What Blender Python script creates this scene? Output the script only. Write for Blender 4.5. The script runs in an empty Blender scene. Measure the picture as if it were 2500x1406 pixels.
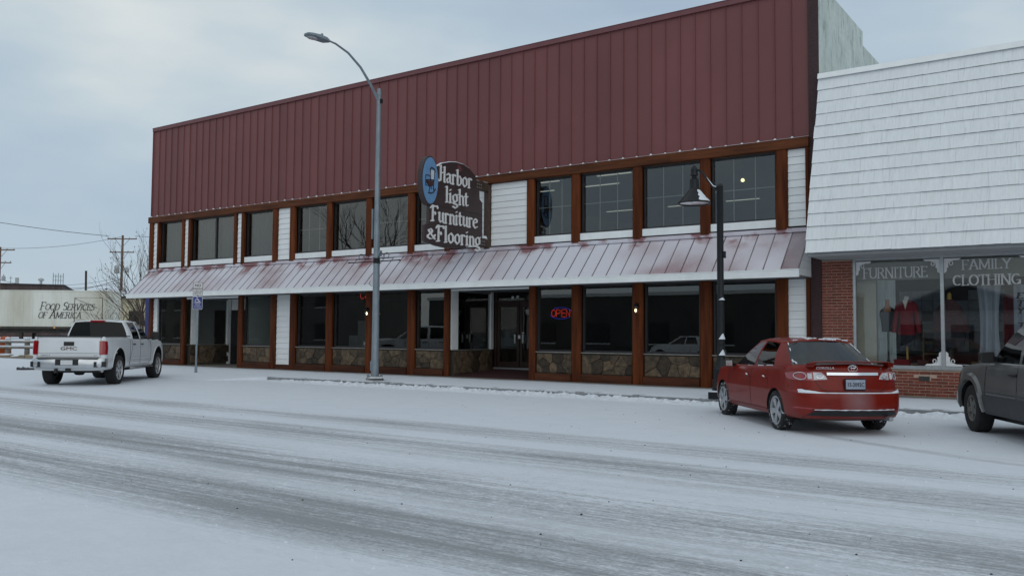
import bpy, bmesh, math, random
from mathutils import Vector, Matrix
from mathutils.bvhtree import BVHTree
R_ = math.radians
random.seed(7)
S = bpy.context.scene
C = S.collection
# ------------------------------------------------------------------ camera
cam_d = bpy.data.cameras.new('camera')
cam = bpy.data.objects.new('camera', cam_d); C.objects.link(cam)
cR = Vector((0.81756326, 0.57579995, 0.00668799)); cU = Vector((0.02497671, -0.0470624, 0.99857964)); cF = Vector((-0.57529686, 0.81623498, 0.05285808))
m = Matrix((cR, cU, -cF)).transposed().to_4x4(); m.translation = Vector((0, -22.124, 1.5))
cam.matrix_world = m
cam_d.sensor_width = 36; cam_d.lens = 30.685; cam_d.clip_end = 2000; cam_d.clip_start = .1
S.camera = cam
# ------------------------------------------------------------------ world: overcast sky over a Nishita sky
SUN_EL, SUN_AZ = 30, 140         # sun veiled by thick cloud
world = bpy.data.worlds.new('World'); S.world = world; world.use_nodes = True
def nd(nt, t, **k):
    n = nt.nodes.new(t)
    for a, v in k.items():
        if a.startswith('i_'): n.inputs[a[2:].replace('_', ' ')].default_value = v
        else: setattr(n, a, v)
    return n
def ramp(nt, stops, src=None, interp='LINEAR'):
    r = nt.nodes.new('ShaderNodeValToRGB'); r.color_ramp.interpolation = interp
    e = r.color_ramp.elements
    while len(e) < len(stops): e.new(.5)
    for el, (p, c) in zip(e, stops):
        el.position = p
        el.color = (c, c, c, 1) if isinstance(c, (int, float)) else tuple(c) + (1,)
    if src is not None: nt.links.new(src, r.inputs[0])
    return r
def mathn(nt, op, a, b=None, clamp=False):
    n = nt.nodes.new('ShaderNodeMath'); n.operation = op; n.use_clamp = clamp
    for i, v in enumerate((a, b)):
        if v is None: continue
        if isinstance(v, (int, float)): n.inputs[i].default_value = v
        else: nt.links.new(v, n.inputs[i])
    return n.outputs[0]
def mixc(nt, fac, a, b, blend='MIX'):
    n = nt.nodes.new('ShaderNodeMix'); n.data_type = 'RGBA'; n.blend_type = blend
    for sock, v in ((n.inputs[0], fac), (n.inputs[6], a), (n.inputs[7], b)):
        if isinstance(v, (int, float)): sock.default_value = v
        elif isinstance(v, (tuple, list)): sock.default_value = tuple(v)[:3] + (1,)
        else: nt.links.new(v, sock)
    return n.outputs[2]
wt = world.node_tree; wt.nodes.clear()
sky = nd(wt, 'ShaderNodeTexSky', sky_type='NISHITA', sun_disc=False, sun_elevation=R_(SUN_EL), sun_rotation=R_(SUN_AZ))
tc = nd(wt, 'ShaderNodeTexCoord')
mp = nd(wt, 'ShaderNodeMapping'); mp.inputs['Scale'].default_value = (1.0, 1.0, 2.6); mp.inputs['Location'].default_value = (.3, 4.2, 1.1)
wt.links.new(tc.outputs['Generated'], mp.inputs[0])
n1 = nd(wt, 'ShaderNodeTexNoise', i_Scale=1.6, i_Detail=4.0, i_Roughness=.45, i_Distortion=.25); wt.links.new(mp.outputs[0], n1.inputs['Vector'])
n2 = nd(wt, 'ShaderNodeTexNoise', i_Scale=4.2, i_Detail=5.0, i_Roughness=.5); wt.links.new(mp.outputs[0], n2.inputs['Vector'])
cl = ramp(wt, [(.36, (4.2, 5.3, 6.5)), (.46, (4.9, 6.0, 6.95)), (.53, (6.0, 6.9, 7.4)), (.62, (7.9, 8.3, 8.3))], mathn(wt, 'ADD', mathn(wt, 'MULTIPLY', n1.outputs[0], .75), mathn(wt, 'MULTIPLY', n2.outputs[0], .25)))
cover = ramp(wt, [(.30, .86), (.5, .97)], n1.outputs[0])
bg = nd(wt, 'ShaderNodeBackground', i_Strength=.094)
wt.links.new(mixc(wt, cover.outputs[0], sky.outputs[0], cl.outputs[0]), bg.inputs[0])
wo = nd(wt, 'ShaderNodeOutputWorld'); wt.links.new(bg.outputs[0], wo.inputs[0])
sd = bpy.data.lights.new('sun', 'SUN'); sd.energy = .5; sd.angle = R_(60); sd.color = (1, .95, .88)
sun = bpy.data.objects.new('sun', sd); C.objects.link(sun)
# the rotation turns the sun from +Y towards +X
dirv = Vector((math.sin(R_(SUN_AZ)) * math.cos(R_(SUN_EL)), math.cos(R_(SUN_AZ)) * math.cos(R_(SUN_EL)), math.sin(R_(SUN_EL))))
sun.rotation_euler = dirv.to_track_quat('Z', 'Y').to_euler()
S.view_settings.view_transform = 'Standard'; S.view_settings.look = 'None'; S.view_settings.exposure = 0; S.view_settings.gamma = 1
S.view_settings.use_curve_mapping = False
# ------------------------------------------------------------------ materials
M = {}
def mat(name, col, rough=.6, var=.12, scale=6, bump=0, bscale=40, metal=0, coat=0, spec=.5, rnd=0, stretch=(1, 1, 1), snow=None, col2=None, coords='pos', emit=None, croug=.05):
    mt = bpy.data.materials.new(name); mt.use_nodes = True; nt = mt.node_tree
    b = nt.nodes['Principled BSDF']
    b.inputs['Roughness'].default_value = rough; b.inputs['Metallic'].default_value = metal
    b.inputs['Specular IOR Level'].default_value = spec
    if coat: b.inputs['Coat Weight'].default_value = coat; b.inputs['Coat Roughness'].default_value = croug
    if coords == 'pos': src = nd(nt, 'ShaderNodeNewGeometry').outputs['Position']
    else: src = nd(nt, 'ShaderNodeTexCoord').outputs['Object']
    mpn = nd(nt, 'ShaderNodeMapping'); mpn.inputs['Scale'].default_value = stretch
    nt.links.new(src, mpn.inputs[0])
    no = nd(nt, 'ShaderNodeTexNoise', i_Scale=float(scale), i_Detail=5.0, i_Roughness=.6); nt.links.new(mpn.outputs[0], no.inputs['Vector'])
    c1 = tuple(max(0, c * (1 - var)) for c in col); c2 = col2 or tuple(min(1, c * (1 + var)) for c in col)
    r = ramp(nt, [(.32, c1), (.68, c2)], no.outputs[0]); out = r.outputs[0]
    if rnd:
        oi = nd(nt, 'ShaderNodeObjectInfo')
        v = mathn(nt, 'ADD', mathn(nt, 'MULTIPLY', oi.outputs['Random'], 2 * rnd), 1 - rnd)
        cb = nd(nt, 'ShaderNodeCombineColor'); 
        for i in range(3): nt.links.new(v, cb.inputs[i])
        out = mixc(nt, 1.0, out, cb.outputs[0], 'MULTIPLY')
    if snow:
        out = snow(nt, out, src, b)
    nt.links.new(out, b.inputs['Base Color'])
    if bump:
        bn = nd(nt, 'ShaderNodeTexNoise', i_Scale=float(bscale), i_Detail=4.0); nt.links.new(mpn.outputs[0], bn.inputs['Vector'])
        bp = nd(nt, 'ShaderNodeBump', i_Strength=min(1.0, bump), i_Distance=.02); nt.links.new(bn.outputs[0], bp.inputs['Height']); nt.links.new(bp.outputs[0], b.inputs['Normal'])
    if emit:
        b.inputs['Emission Color'].default_value = tuple(emit[0]) + (1,); b.inputs['Emission Strength'].default_value = emit[1]
    M[name] = mt; return mt
SNOW = (.70, .735, .79)
def frost(lo, hi, scale=9, amount=(.1, 1), zdir=None):
    """a dusting of snow that thins out in patches"""
    def f(nt, out, src, b):
        n = nd(nt, 'ShaderNodeTexNoise', i_Scale=.55, i_Detail=3.0); nt.links.new(src, n.inputs['Vector'])
        g = nd(nt, 'ShaderNodeTexNoise', i_Scale=float(scale) * 7, i_Detail=3.0, i_Roughness=.7); nt.links.new(src, g.inputs['Vector'])
        v = mathn(nt, 'ADD', mathn(nt, 'MULTIPLY', n.outputs[0], .75), mathn(nt, 'MULTIPLY', g.outputs[0], .42))
        r = ramp(nt, [(lo, amount[0]), (hi, amount[1])], v)
        return mixc(nt, r.outputs[0], out, (.68, .70, .76))
    return f
def patchy(lo, hi, scale=3., up=True, col=SNOW):
    """snow lying on faces that look up, in patches"""
    def f(nt, out, src, b):
        n = nd(nt, 'ShaderNodeTexNoise', i_Scale=float(scale), i_Detail=4.0, i_Roughness=.65); nt.links.new(src, n.inputs['Vector'])
        r = ramp(nt, [(lo, 0), (hi, 1)], n.outputs[0]); fac = r.outputs[0]
        if up:
            ge = nd(nt, 'ShaderNodeNewGeometry'); sp = nd(nt, 'ShaderNodeSeparateXYZ'); nt.links.new(ge.outputs['Normal'], sp.inputs[0])
            ru = ramp(nt, [(.55, 0), (.8, 1)], sp.outputs[2]); fac = mathn(nt, 'MULTIPLY', fac, ru.outputs[0])
        return mixc(nt, fac, out, col)
    return f
mat('red_metal', (.158, .047, .046), .50, .09, .35, bump=.06, bscale=3, rnd=.07)
mat('red_trim', (.15, .05, .055), .5, .1, 2)
def awning_frost(nt, out, src, b):
    n = nd(nt, 'ShaderNodeTexNoise', i_Scale=.42, i_Detail=3.0); nt.links.new(src, n.inputs['Vector'])
    g = nd(nt, 'ShaderNodeTexNoise', i_Scale=70., i_Detail=3.0, i_Roughness=.7); nt.links.new(src, g.inputs['Vector'])
    e = nd(nt, 'ShaderNodeTexNoise', i_Scale=1.3, i_Detail=3.0); nt.links.new(src, e.inputs['Vector'])
    sp = nd(nt, 'ShaderNodeSeparateXYZ'); nt.links.new(src, sp.inputs[0])
    top = mathn(nt, 'MULTIPLY', mathn(nt, 'MULTIPLY', mathn(nt, 'SUBTRACT', sp.outputs[2], 3.70), 2.2, True), ramp(nt, [(.48, 0), (.66, 1)], e.outputs[0]).outputs[0])
    v = mathn(nt, 'ADD', mathn(nt, 'MULTIPLY', n.outputs[0], .95), mathn(nt, 'MULTIPLY', g.outputs[0], .40))
    v = mathn(nt, 'SUBTRACT', v, mathn(nt, 'MULTIPLY', top, .55))
    return mixc(nt, ramp(nt, [(.38, .10), (.58, .70), (.72, .95)], v).outputs[0], out, (.66, .66, .72))
mat('awning_metal', (.22, .065, .07), .6, .12, 3, snow=awning_frost, bump=.1, bscale=120)
mat('awning_rib', (.11, .075, .08), .6, .2, 4, snow=frost(.60, .85, 9, (.0, .5)))
mat('awning_bare', (.15, .05, .055), .6, .12, 3, snow=frost(.5, .75, 9, (.05, .5)))
mat('wood', (.090, .020, .005), .6, .4, 5, bump=.3, bscale=30, stretch=(1.5, 1.5, .16), rnd=.18, col2=(.145, .037, .0095), spec=.15)
mat('wood_beam', (.09, .025, .008), .6, .4, 5, bump=.3, bscale=30, stretch=(.16, 1.5, 1.8), rnd=.14, col2=(.14, .042, .013), spec=.2)
mat('baseboard', (.07, .022, .010), .6, .4, 5, bump=.3, bscale=30, stretch=(.2, 1.5, 1.8), rnd=.2, spec=.2)
mat('white_board', (.79, .81, .81), .5, .05, 3, bump=.12, bscale=25, stretch=(.25, 1, 1), rnd=.03)
mat('white_trim', (.80, .82, .82), .5, .05, 3, rnd=.02)
mat('dark_frame', (.022, .02, .022), .45, .2, 6)
mat('muntin', (.42, .42, .38), .5, .1, 6)
mat('stone', (.062, .044, .029), .75, .5, 7, bump=.8, bscale=22, rnd=.65, col2=(.125, .086, .050))
mat('mortar', (.075, .065, .052), .9, .25, 14, bump=.5, bscale=60)
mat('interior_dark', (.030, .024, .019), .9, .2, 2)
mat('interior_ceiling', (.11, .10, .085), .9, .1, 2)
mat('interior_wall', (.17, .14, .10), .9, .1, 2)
mat('brick', (.20, .050, .032), .8, .3, 20, bump=.4, bscale=80, rnd=.22)
mat('grout', (.46, .34, .27), .9, .2, 20, bump=.3, bscale=80)
mat('maroon_brick', (.042, .018, .020), .75, .3, 12, bump=.5, bscale=30, stretch=(1, 1, 3))
def streaks(nt, out, src, b):
    mp = nd(nt, 'ShaderNodeMapping'); mp.inputs['Scale'].default_value = (9, 1, .55); nt.links.new(src, mp.inputs[0])
    n = nd(nt, 'ShaderNodeTexNoise', i_Scale=2.2, i_Detail=3.0, i_Roughness=.6); nt.links.new(mp.outputs[0], n.inputs['Vector'])
    return mixc(nt, ramp(nt, [(.60, 0), (.68, .30)], n.outputs[0]).outputs[0], out, (.42, .46, .49))
mat('shingle', (.75, .775, .79), .62, .05, 7, bump=.4, bscale=16, stretch=(3.5, .5, .45), rnd=.022, snow=streaks)
mat('shingle_butt_shade', (.22, .24, .25), .9, .3, 9)  # shadow line under each course, painted as dark grey butt faces
mat('aluminium', (.45, .47, .48), .35, .1, 8, metal=.7)
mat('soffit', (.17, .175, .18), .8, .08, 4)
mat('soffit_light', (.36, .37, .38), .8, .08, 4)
mat('galvanised', (.22, .26, .29), .5, .18, 7, metal=.35, stretch=(1, 1, .4))
mat('black_metal', (.008, .010, .012), .42, .25, 8, spec=.3)
mat('sign_board', (.042, .025, .025), .55, .18, 4, bump=.1)
mat('sign_letter', (.70, .70, .70), .6, .08, 6)
mat('sign_blue', (.13, .27, .47), .6, .08, 5)
mat('chair_paint', (.075, .022, .016), .6, .3, 8)
mat('chair_line', (.018, .012, .02), .6, .2, 8)
mat('bracket_wood', (.05, .028, .018), .7, .4, 9, bump=.3, snow=patchy(.5, .6, 9))
mat('snow', SNOW, .75, .035, 8, bump=.25, bscale=30, spec=.3)
mat('rubber', (.012, .012, .013), .85, .3, 14, bump=.3, bscale=60)
mat('snowy_rubber', (.012, .012, .013), .85, .3, 14, bump=.4, bscale=60, snow=patchy(.60, .70, 18, up=False), coords='obj')
mat('alloy', (.42, .43, .45), .36, .1, 8, metal=.6, coords='obj')
mat('chrome', (.70, .72, .74), .12, .05, 6, metal=1)
mat('car_black', (.010, .010, .011), .5, .2, 10)
mat('seat_fabric', (.05, .048, .045), .9, .2, 10)
mat('lamp_red', (.27, .004, .008), .12, .1, 10, coat=1)
mat('lamp_clear', (.48, .48, .5), .15, .12, 30, coat=1)
mat('plate_white', (.62, .63, .64), .5, .05, 20)
mat('plate_blue', (.30, .34, .42), .45, .12, 14)
mat('print_black', (.014, .014, .016), .6, .1, 10)
mat('print_white', (.72, .72, .72), .6, .05, 10)
mat('sign_blue_road', (.015, .035, .22), .45, .1, 10)
mat('wall_white_sign', (.66, .64, .64), .5, .05, 10)
mat('mint_wall', (.50, .56, .53), .85, .16, 1.4, bump=.25, bscale=18, stretch=(1, 1, .45))
mat('tar_roof', (.06, .06, .065), .9, .2, 3, snow=patchy(.35, .5, 2))
mat('concrete', (.25, .24, .22), .85, .2, 5, bump=.3, bscale=50)
def glass_mat(name, tint, f0=.045, rough=.0):
    mt = bpy.data.materials.new(name); mt.use_nodes = True; nt = mt.node_tree; nt.nodes.clear()
    o = nd(nt, 'ShaderNodeOutputMaterial'); tr = nd(nt, 'ShaderNodeBsdfTransparent'); tr.inputs[0].default_value = tuple(tint) + (1,)
    gl = nd(nt, 'ShaderNodeBsdfGlossy', i_Roughness=rough); gl.inputs[0].default_value = (1, 1, 1, 1)
    ge = nd(nt, 'ShaderNodeNewGeometry')
    dt = nd(nt, 'ShaderNodeVectorMath', operation='DOT_PRODUCT'); nt.links.new(ge.outputs['Incoming'], dt.inputs[0]); nt.links.new(ge.outputs['Normal'], dt.inputs[1])
    fr = mathn(nt, 'ADD', mathn(nt, 'MULTIPLY', mathn(nt, 'POWER', mathn(nt, 'SUBTRACT', 1., mathn(nt, 'ABSOLUTE', dt.outputs['Value'])), 5.), 1 - f0), f0)   # Schlick, the same from both sides
    no = nd(nt, 'ShaderNodeTexNoise', i_Scale=.9, i_Detail=1.0); nt.links.new(ge.outputs['Position'], no.inputs['Vector'])
    bp = nd(nt, 'ShaderNodeBump', i_Strength=.12, i_Distance=.004); nt.links.new(no.outputs[0], bp.inputs['Height']); nt.links.new(bp.outputs[0], gl.inputs['Normal'])
    mx = nd(nt, 'ShaderNodeMixShader'); nt.links.new(fr, mx.inputs[0]); nt.links.new(tr.outputs[0], mx.inputs[1]); nt.links.new(gl.outputs[0], mx.inputs[2])
    nt.links.new(mx.outputs[0], o.inputs[0]); M[name] = mt; return mt
glass_mat('window_glass', (.72, .75, .74), .072)
glass_mat('shop_glass', (.93, .95, .95), .035)
glass_mat('privacy_glass', (.006, .007, .007), .02)
glass_mat('car_glass', (.13, .155, .155), .08)
def emit_mat(name, col, s):
    mt = bpy.data.materials.new(name); mt.use_nodes = True; nt = mt.node_tree; nt.nodes.clear()
    o = nd(nt, 'ShaderNodeOutputMaterial'); e = nd(nt, 'ShaderNodeEmission', i_Strength=s); e.inputs[0].default_value = tuple(col) + (1,)
    nt.links.new(e.outputs[0], o.inputs[0]); M[name] = mt
emit_mat('neon_red', (1, .05, .03), 1.0); emit_mat('neon_blue', (.05, .08, 1), .45); emit_mat('tube_light', (1, .98, .85), .55)
emit_mat('lantern_bulb', (1, .78, .40), 7); emit_mat('marker_amber', (1, .45, .1), .8); emit_mat('spot_bulb', (1, .9, .45), 3)
# ------------------------------------------------------------------ mesh building
def rootof(o):
    while o.parent: o = o.parent
    return o
class MB:
    def __init__(s): s.v = []; s.f = []; s.mi = []; s.k = 0
    def quad(s, a, b, c, d): s.face((a, b, c, d))
    def face(s, pts):
        n = len(s.v); s.v += [Vector(p) for p in pts]; s.f.append(tuple(range(n, n + len(pts)))); s.mi.append(s.k); return s
    def grid(s, rows, close=False):
        n = len(s.v); w = len(rows[0])
        for r in rows: s.v += [Vector(p) for p in r]
        for i in range(len(rows) - 1):
            for j in range(w if close else w - 1):
                a = n + i * w + j; b = n + i * w + (j + 1) % w
                s.f.append((a, b, b + w, a + w)); s.mi.append(s.k)
        return s
    def box(s, x0, x1, y0, y1, z0, z1, bev=0):
        if x0 > x1: x0, x1 = x1, x0
        if y0 > y1: y0, y1 = y1, y0
        if z0 > z1: z0, z1 = z1, z0
        if bev:   # chamfer along the longest axis
            d = (x1 - x0, y1 - y0, z1 - z0); ax = d.index(max(d)); o = [i for i in range(3) if i != ax]
            lo = (x0, y0, z0); hi = (x1, y1, z1); a0, a1 = lo[o[0]], hi[o[0]]; b0, b1 = lo[o[1]], hi[o[1]]
            ring = [(a0 + bev, b0), (a1 - bev, b0), (a1, b0 + bev), (a1, b1 - bev), (a1 - bev, b1), (a0 + bev, b1), (a0, b1 - bev), (a0, b0 + bev)]
            def P(t, r):
                p = [0, 0, 0]; p[ax] = t; p[o[0]] = r[0]; p[o[1]] = r[1]; return p
            return s.loft([[P(lo[ax], r) for r in ring], [P(hi[ax], r) for r in ring]])
        n = len(s.v)
        s.v += [Vector(p) for p in ((x0, y0, z0), (x1, y0, z0), (x1, y1, z0), (x0, y1, z0), (x0, y0, z1), (x1, y0, z1), (x1, y1, z1), (x0, y1, z1))]
        for q in ((0, 3, 2, 1), (4, 5, 6, 7), (0, 1, 5, 4), (1, 2, 6, 5), (2, 3, 7, 6), (3, 0, 4, 7)):
            s.f.append(tuple(n + i for i in q)); s.mi.append(s.k)
        return s
    def loft(s, rings, caps=True):
        n = len(s.v); w = len(rings[0])
        for r in rings: s.v += [Vector(p) for p in r]
        for i in range(len(rings) - 1):
            for j in range(w):
                a = n + i * w + j; b = n + i * w + (j + 1) % w
                s.f.append((a, b, b + w, a + w)); s.mi.append(s.k)
        if caps:
            s.f.append(tuple(n + j for j in range(w))[::-1]); s.mi.append(s.k)
            e = n + (len(rings) - 1) * w; s.f.append(tuple(e + j for j in range(w))); s.mi.append(s.k)
        return s
    def tube(s, pts, r, seg=8, caps=True):
        pts = [Vector(p) for p in pts]; rs = r if isinstance(r, (list, tuple)) else [r] * len(pts)
        rings = []; up = None
        for i, p in enumerate(pts):
            t = (pts[min(i + 1, len(pts) - 1)] - pts[max(i - 1, 0)]); 
            if t.length < 1e-9: t = Vector((0, 0, 1))
            t.normalize()
            if up is None: up = Vector((0, 0, 1)) if abs(t.z) < .9 else Vector((1, 0, 0))
            u = (up - t * up.dot(t)); 
            if u.length < 1e-6: u = t.orthogonal()
            u.normalize(); up = u; w = t.cross(u)
            rings.append([p + (u * math.cos(2 * math.pi * k / seg) + w * math.sin(2 * math.pi * k / seg)) * rs[i] for k in range(seg)])
        return s.loft(rings, caps)
    def lathe(s, prof, c=(0, 0, 0), axis='z', seg=16, caps=True):
        c = Vector(c); rings = []
        for r, h in prof:
            ring = []
            for k in range(seg):
                a = 2 * math.pi * k / seg; u, v = r * math.cos(a), r * math.sin(a)
                ring.append(c + Vector({'z': (u, v, h), 'y': (u, h, -v), 'x': (h, u, v)}[axis]))
            rings.append(ring)
        return s.loft(rings, caps)
    def prism(s, poly, fn, d):
        """poly in 2D; fn(u,v,w)->3D; extruded from w=0 to w=d"""
        return s.loft([[fn(u, v, 0) for u, v in poly], [fn(u, v, d) for u, v in poly]])
    def build(s, name, mt, parent=None, smooth=False, world=True, fix=True):
        me = bpy.data.meshes.new(name); v = s.v
        if parent is not None and world:
            mi = rootof(parent).matrix_basis.inverted(); v = [mi @ p for p in v]
        me.from_pydata([tuple(p) for p in v], [], s.f)
        mts = mt if isinstance(mt, (list, tuple)) else [mt]
        for x in mts: me.materials.append(M[x] if isinstance(x, str) else x)
        if len(mts) > 1: me.polygons.foreach_set('material_index', s.mi)
        if fix:
            bm = bmesh.new(); bm.from_mesh(me); bmesh.ops.remove_doubles(bm, verts=bm.verts, dist=1e-5); bmesh.ops.recalc_face_normals(bm, faces=bm.faces); bm.to_mesh(me); bm.free()
        if smooth: shade(me, smooth if isinstance(smooth, (int, float)) and not isinstance(smooth, bool) else 40)
        return link(name, me, parent)
def shade(me, ang=40):
    me.polygons.foreach_set('use_smooth', [True] * len(me.polygons))
    try: me.set_sharp_from_angle(angle=R_(ang))
    except Exception: pass
    me.update()
def link(name, me, parent=None, loc=None, rot=None):
    o = bpy.data.objects.new(name, me); C.objects.link(o)
    if parent is not None: o.parent = parent
    if loc is not None: o.location = loc
    if rot is not None: o.rotation_euler = rot
    return o
def thing(name, label, cat, loc=(0, 0, 0), rotz=0, group=None):
    o = bpy.data.objects.new(name, None); C.objects.link(o); o.empty_display_size = .2
    o.location = loc; o.rotation_euler = (0, 0, rotz); o['label'] = label; o['category'] = cat
    if group: o['group'] = group
    o.matrix_basis = Matrix.Translation(loc) @ Matrix.Rotation(rotz, 4, 'Z')
    return o
def tag(o, label, cat, group=None, kind=None):
    if label: o['label'] = label
    if cat: o['category'] = cat
    if group: o['group'] = group
    if kind: o['kind'] = kind
    return o
def piece(name, me, parent, loc, rot=(0, 0, 0), scale=None):
    o = bpy.data.objects.new(name, me); C.objects.link(o); o.parent = parent
    r = rootof(parent); o.location = r.matrix_basis.inverted() @ Vector(loc); o.rotation_euler = rot
    if scale: o.scale = scale
    return o
def text_mesh(txt, size, ext=.002, sx=1., shear=0., bold=0., align='CENTER'):
    cu = bpy.data.curves.new('txt', 'FONT'); cu.body = txt; cu.size = size; cu.extrude = ext; cu.align_x = align; cu.shear = shear; cu.offset = bold; cu.resolution_u = 3
    o = bpy.data.objects.new('txt', cu); C.objects.link(o)
    bpy.context.view_layer.update()
    me = bpy.data.meshes.new_from_object(o.evaluated_get(bpy.context.evaluated_depsgraph_get()))
    bpy.data.objects.remove(o); bpy.data.curves.remove(cu)
    if sx != 1:
        for v in me.vertices: v.co.x *= sx
    return me
def text_mb(mb, txt, fn, size, **k):
    """adds text to a mesh builder; fn(u,v,w) maps text plane to 3D"""
    me = text_mesh(txt, size, **k); n = len(mb.v)
    mb.v += [Vector(fn(v.co.x, v.co.y, v.co.z)) for v in me.vertices]
    for p in me.polygons: mb.f.append(tuple(n + i for i in p.vertices)); mb.mi.append(mb.k)
    bpy.data.meshes.remove(me); return mb
# ---- broad-nib pen lettering
def hull(pts):
    pts = sorted(set((round(a, 5), round(b, 5)) for a, b in pts))
    def half(ps):
        h = []
        for p in ps:
            while len(h) > 1 and (h[-1][0] - h[-2][0]) * (p[1] - h[-2][1]) - (h[-1][1] - h[-2][1]) * (p[0] - h[-2][0]) <= 1e-9: h.pop()
            h.append(p)
        return h[:-1]
    return half(pts) + half(pts[::-1])
def arc(cx, cy, rx, ry, a0, a1, n=8): return [(cx + rx * math.cos(R_(a0 + (a1 - a0) * i / n)), cy + ry * math.sin(R_(a0 + (a1 - a0) * i / n))) for i in range(n + 1)]
ROMAN = {
 'A': (.80, [[(.06, 0), (.38, 1)], [(.38, 1), (.70, 0)], [(.17, .34), (.60, .34)]]), 'C': (.78, [arc(.40, .5, .34, .48, 48, 312)]),
 'D': (.80, [[(.1, 0), (.1, 1)], [(.1, 1), (.3, 1)] + arc(.32, .5, .36, .5, 90, -90) + [(.1, 0)]]),
 'E': (.66, [[(.1, 0), (.1, 1)], [(.1, .98), (.55, .98), (.55, .88)], [(.1, .52), (.42, .52)], [(.1, .02), (.57, .02), (.57, .14)]]),
 'F': (.62, [[(.1, 0), (.1, 1)], [(.1, .98), (.55, .98), (.55, .86)], [(.1, .52), (.42, .52)]]),
 'G': (.84, [arc(.40, .5, .34, .48, 48, 320), [(.70, .05), (.70, .42), (.5, .42)]]), 'H': (.82, [[(.1, 0), (.1, 1)], [(.70, 0), (.70, 1)], [(.1, .52), (.7, .52)]]),
 'I': (.32, [[(.15, 0), (.15, 1)]]), 'L': (.62, [[(.1, 0), (.1, 1)], [(.1, .02), (.55, .02), (.55, .14)]]),
 'M': (.98, [[(.1, 0), (.1, 1)], [(.1, 1), (.48, .1)], [(.48, .1), (.84, 1)], [(.84, 1), (.84, 0)]]), 'N': (.86, [[(.1, 0), (.1, 1)], [(.1, 1), (.72, 0)], [(.72, 0), (.72, 1)]]),
 'O': (.84, [arc(.42, .5, .36, .49, 0, 360, 16)]), 'R': (.76, [[(.1, 0), (.1, 1)], [(.1, .98), (.34, .98)] + arc(.34, .75, .24, .23, 80, -80, 5) + [(.1, .52)], [(.34, .52), (.68, 0)]]),
 'S': (.62, [arc(.31, .74, .22, .24, 40, 250, 7) + arc(.31, .26, .24, .25, 80, -140, 7)]), 'T': (.72, [[(.35, 0), (.35, 1)], [(.04, .88), (.04, .98), (.66, .98), (.66, .88)]]),
 'U': (.82, [[(.1, 1), (.1, .3)] + arc(.40, .3, .3, .28, 180, 360, 7) + [(.70, 1)]]), 'V': (.76, [[(.06, 1), (.37, 0)], [(.37, 0), (.68, 1)]]),
 'Y': (.74, [[(.05, 1), (.36, .48)], [(.67, 1), (.36, .48)], [(.36, .48), (.36, 0)]]), ' ': (.4, [])}
GOTHIC = {
 'H': (.60, [[(.07, .96), (.17, 1.0), (.16, .06), (.03, .0), (-.05, .10)], [(.17, .55), (.46, .60)], [(.40, .93), (.48, .97), (.46, .02), (.54, .0)]]),
 'F': (.58, [[(.17, .95), (.16, .02)], [(.02, .0), (.24, .03)], [(.0, .80), (.10, .97), (.30, .93), (.50, .97), (.56, .84)], [(.16, .55), (.34, .56), (.36, .44)]]),
 'a': (.46, [[(.07, .50), (.18, .60), (.33, .54), (.33, .08), (.42, .01)], [(.33, .36), (.13, .29), (.07, .14), (.16, .02), (.33, .12)]]),
 'r': (.40, [[(.03, .56), (.12, .61), (.12, .02)], [(.05, .0), (.18, .0)], [(.12, .50), (.24, .61), (.35, .55)]]),
 'b': (.50, [[(.03, .95), (.12, .99), (.12, .03)], [(.12, .50), (.28, .61), (.42, .46), (.42, .15), (.27, .0), (.12, .05)]]),
 'o': (.50, [[(.25, .61), (.08, .46), (.08, .15), (.25, .0), (.42, .15), (.42, .46), (.25, .61)]]),
 'l': (.28, [[(.03, .96), (.13, 1.0), (.13, .03)], [(.05, .0), (.22, .03)]]),
 'i': (.27, [[(.03, .56), (.12, .61), (.12, .02)], [(.06, .0), (.19, .02)], [(.10, .80), (.15, .84)]]),
 'g': (.50, [[(.25, .61), (.08, .48), (.08, .22), (.25, .10), (.40, .22), (.40, .48), (.25, .61)], [(.40, .60), (.47, .62)], [(.12, .10), (.08, .02), (.38, -.04), (.44, -.16), (.28, -.27), (.06, -.20)]]),
 'h': (.50, [[(.03, .95), (.12, .99), (.12, .02)], [(.05, .0), (.18, .0)], [(.12, .50), (.28, .61), (.40, .50), (.40, .08), (.46, .0)]]),
 't': (.36, [[(.14, .82), (.14, .10), (.22, .01), (.31, .06)], [(.01, .59), (.28, .61)]]),
 'u': (.50, [[(.04, .58), (.11, .61), (.11, .12), (.21, .01), (.39, .14)], [(.39, .61), (.39, .06), (.46, .0)]]),
 'n': (.50, [[(.03, .56), (.11, .61), (.11, .02)], [(.05, .0), (.17, .0)], [(.11, .48), (.27, .61), (.39, .50), (.39, .06), (.45, .0)]]),
 'e': (.46, [[(.09, .32), (.39, .40), (.38, .52), (.25, .61), (.08, .46), (.08, .15), (.25, .0), (.41, .10)]]),
 '&': (.62, [[(.56, .38), (.46, .10), (.26, .0), (.09, .10), (.10, .28), (.34, .52), (.37, .70), (.27, .82), (.15, .74), (.18, .56), (.56, .02)]])}
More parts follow.
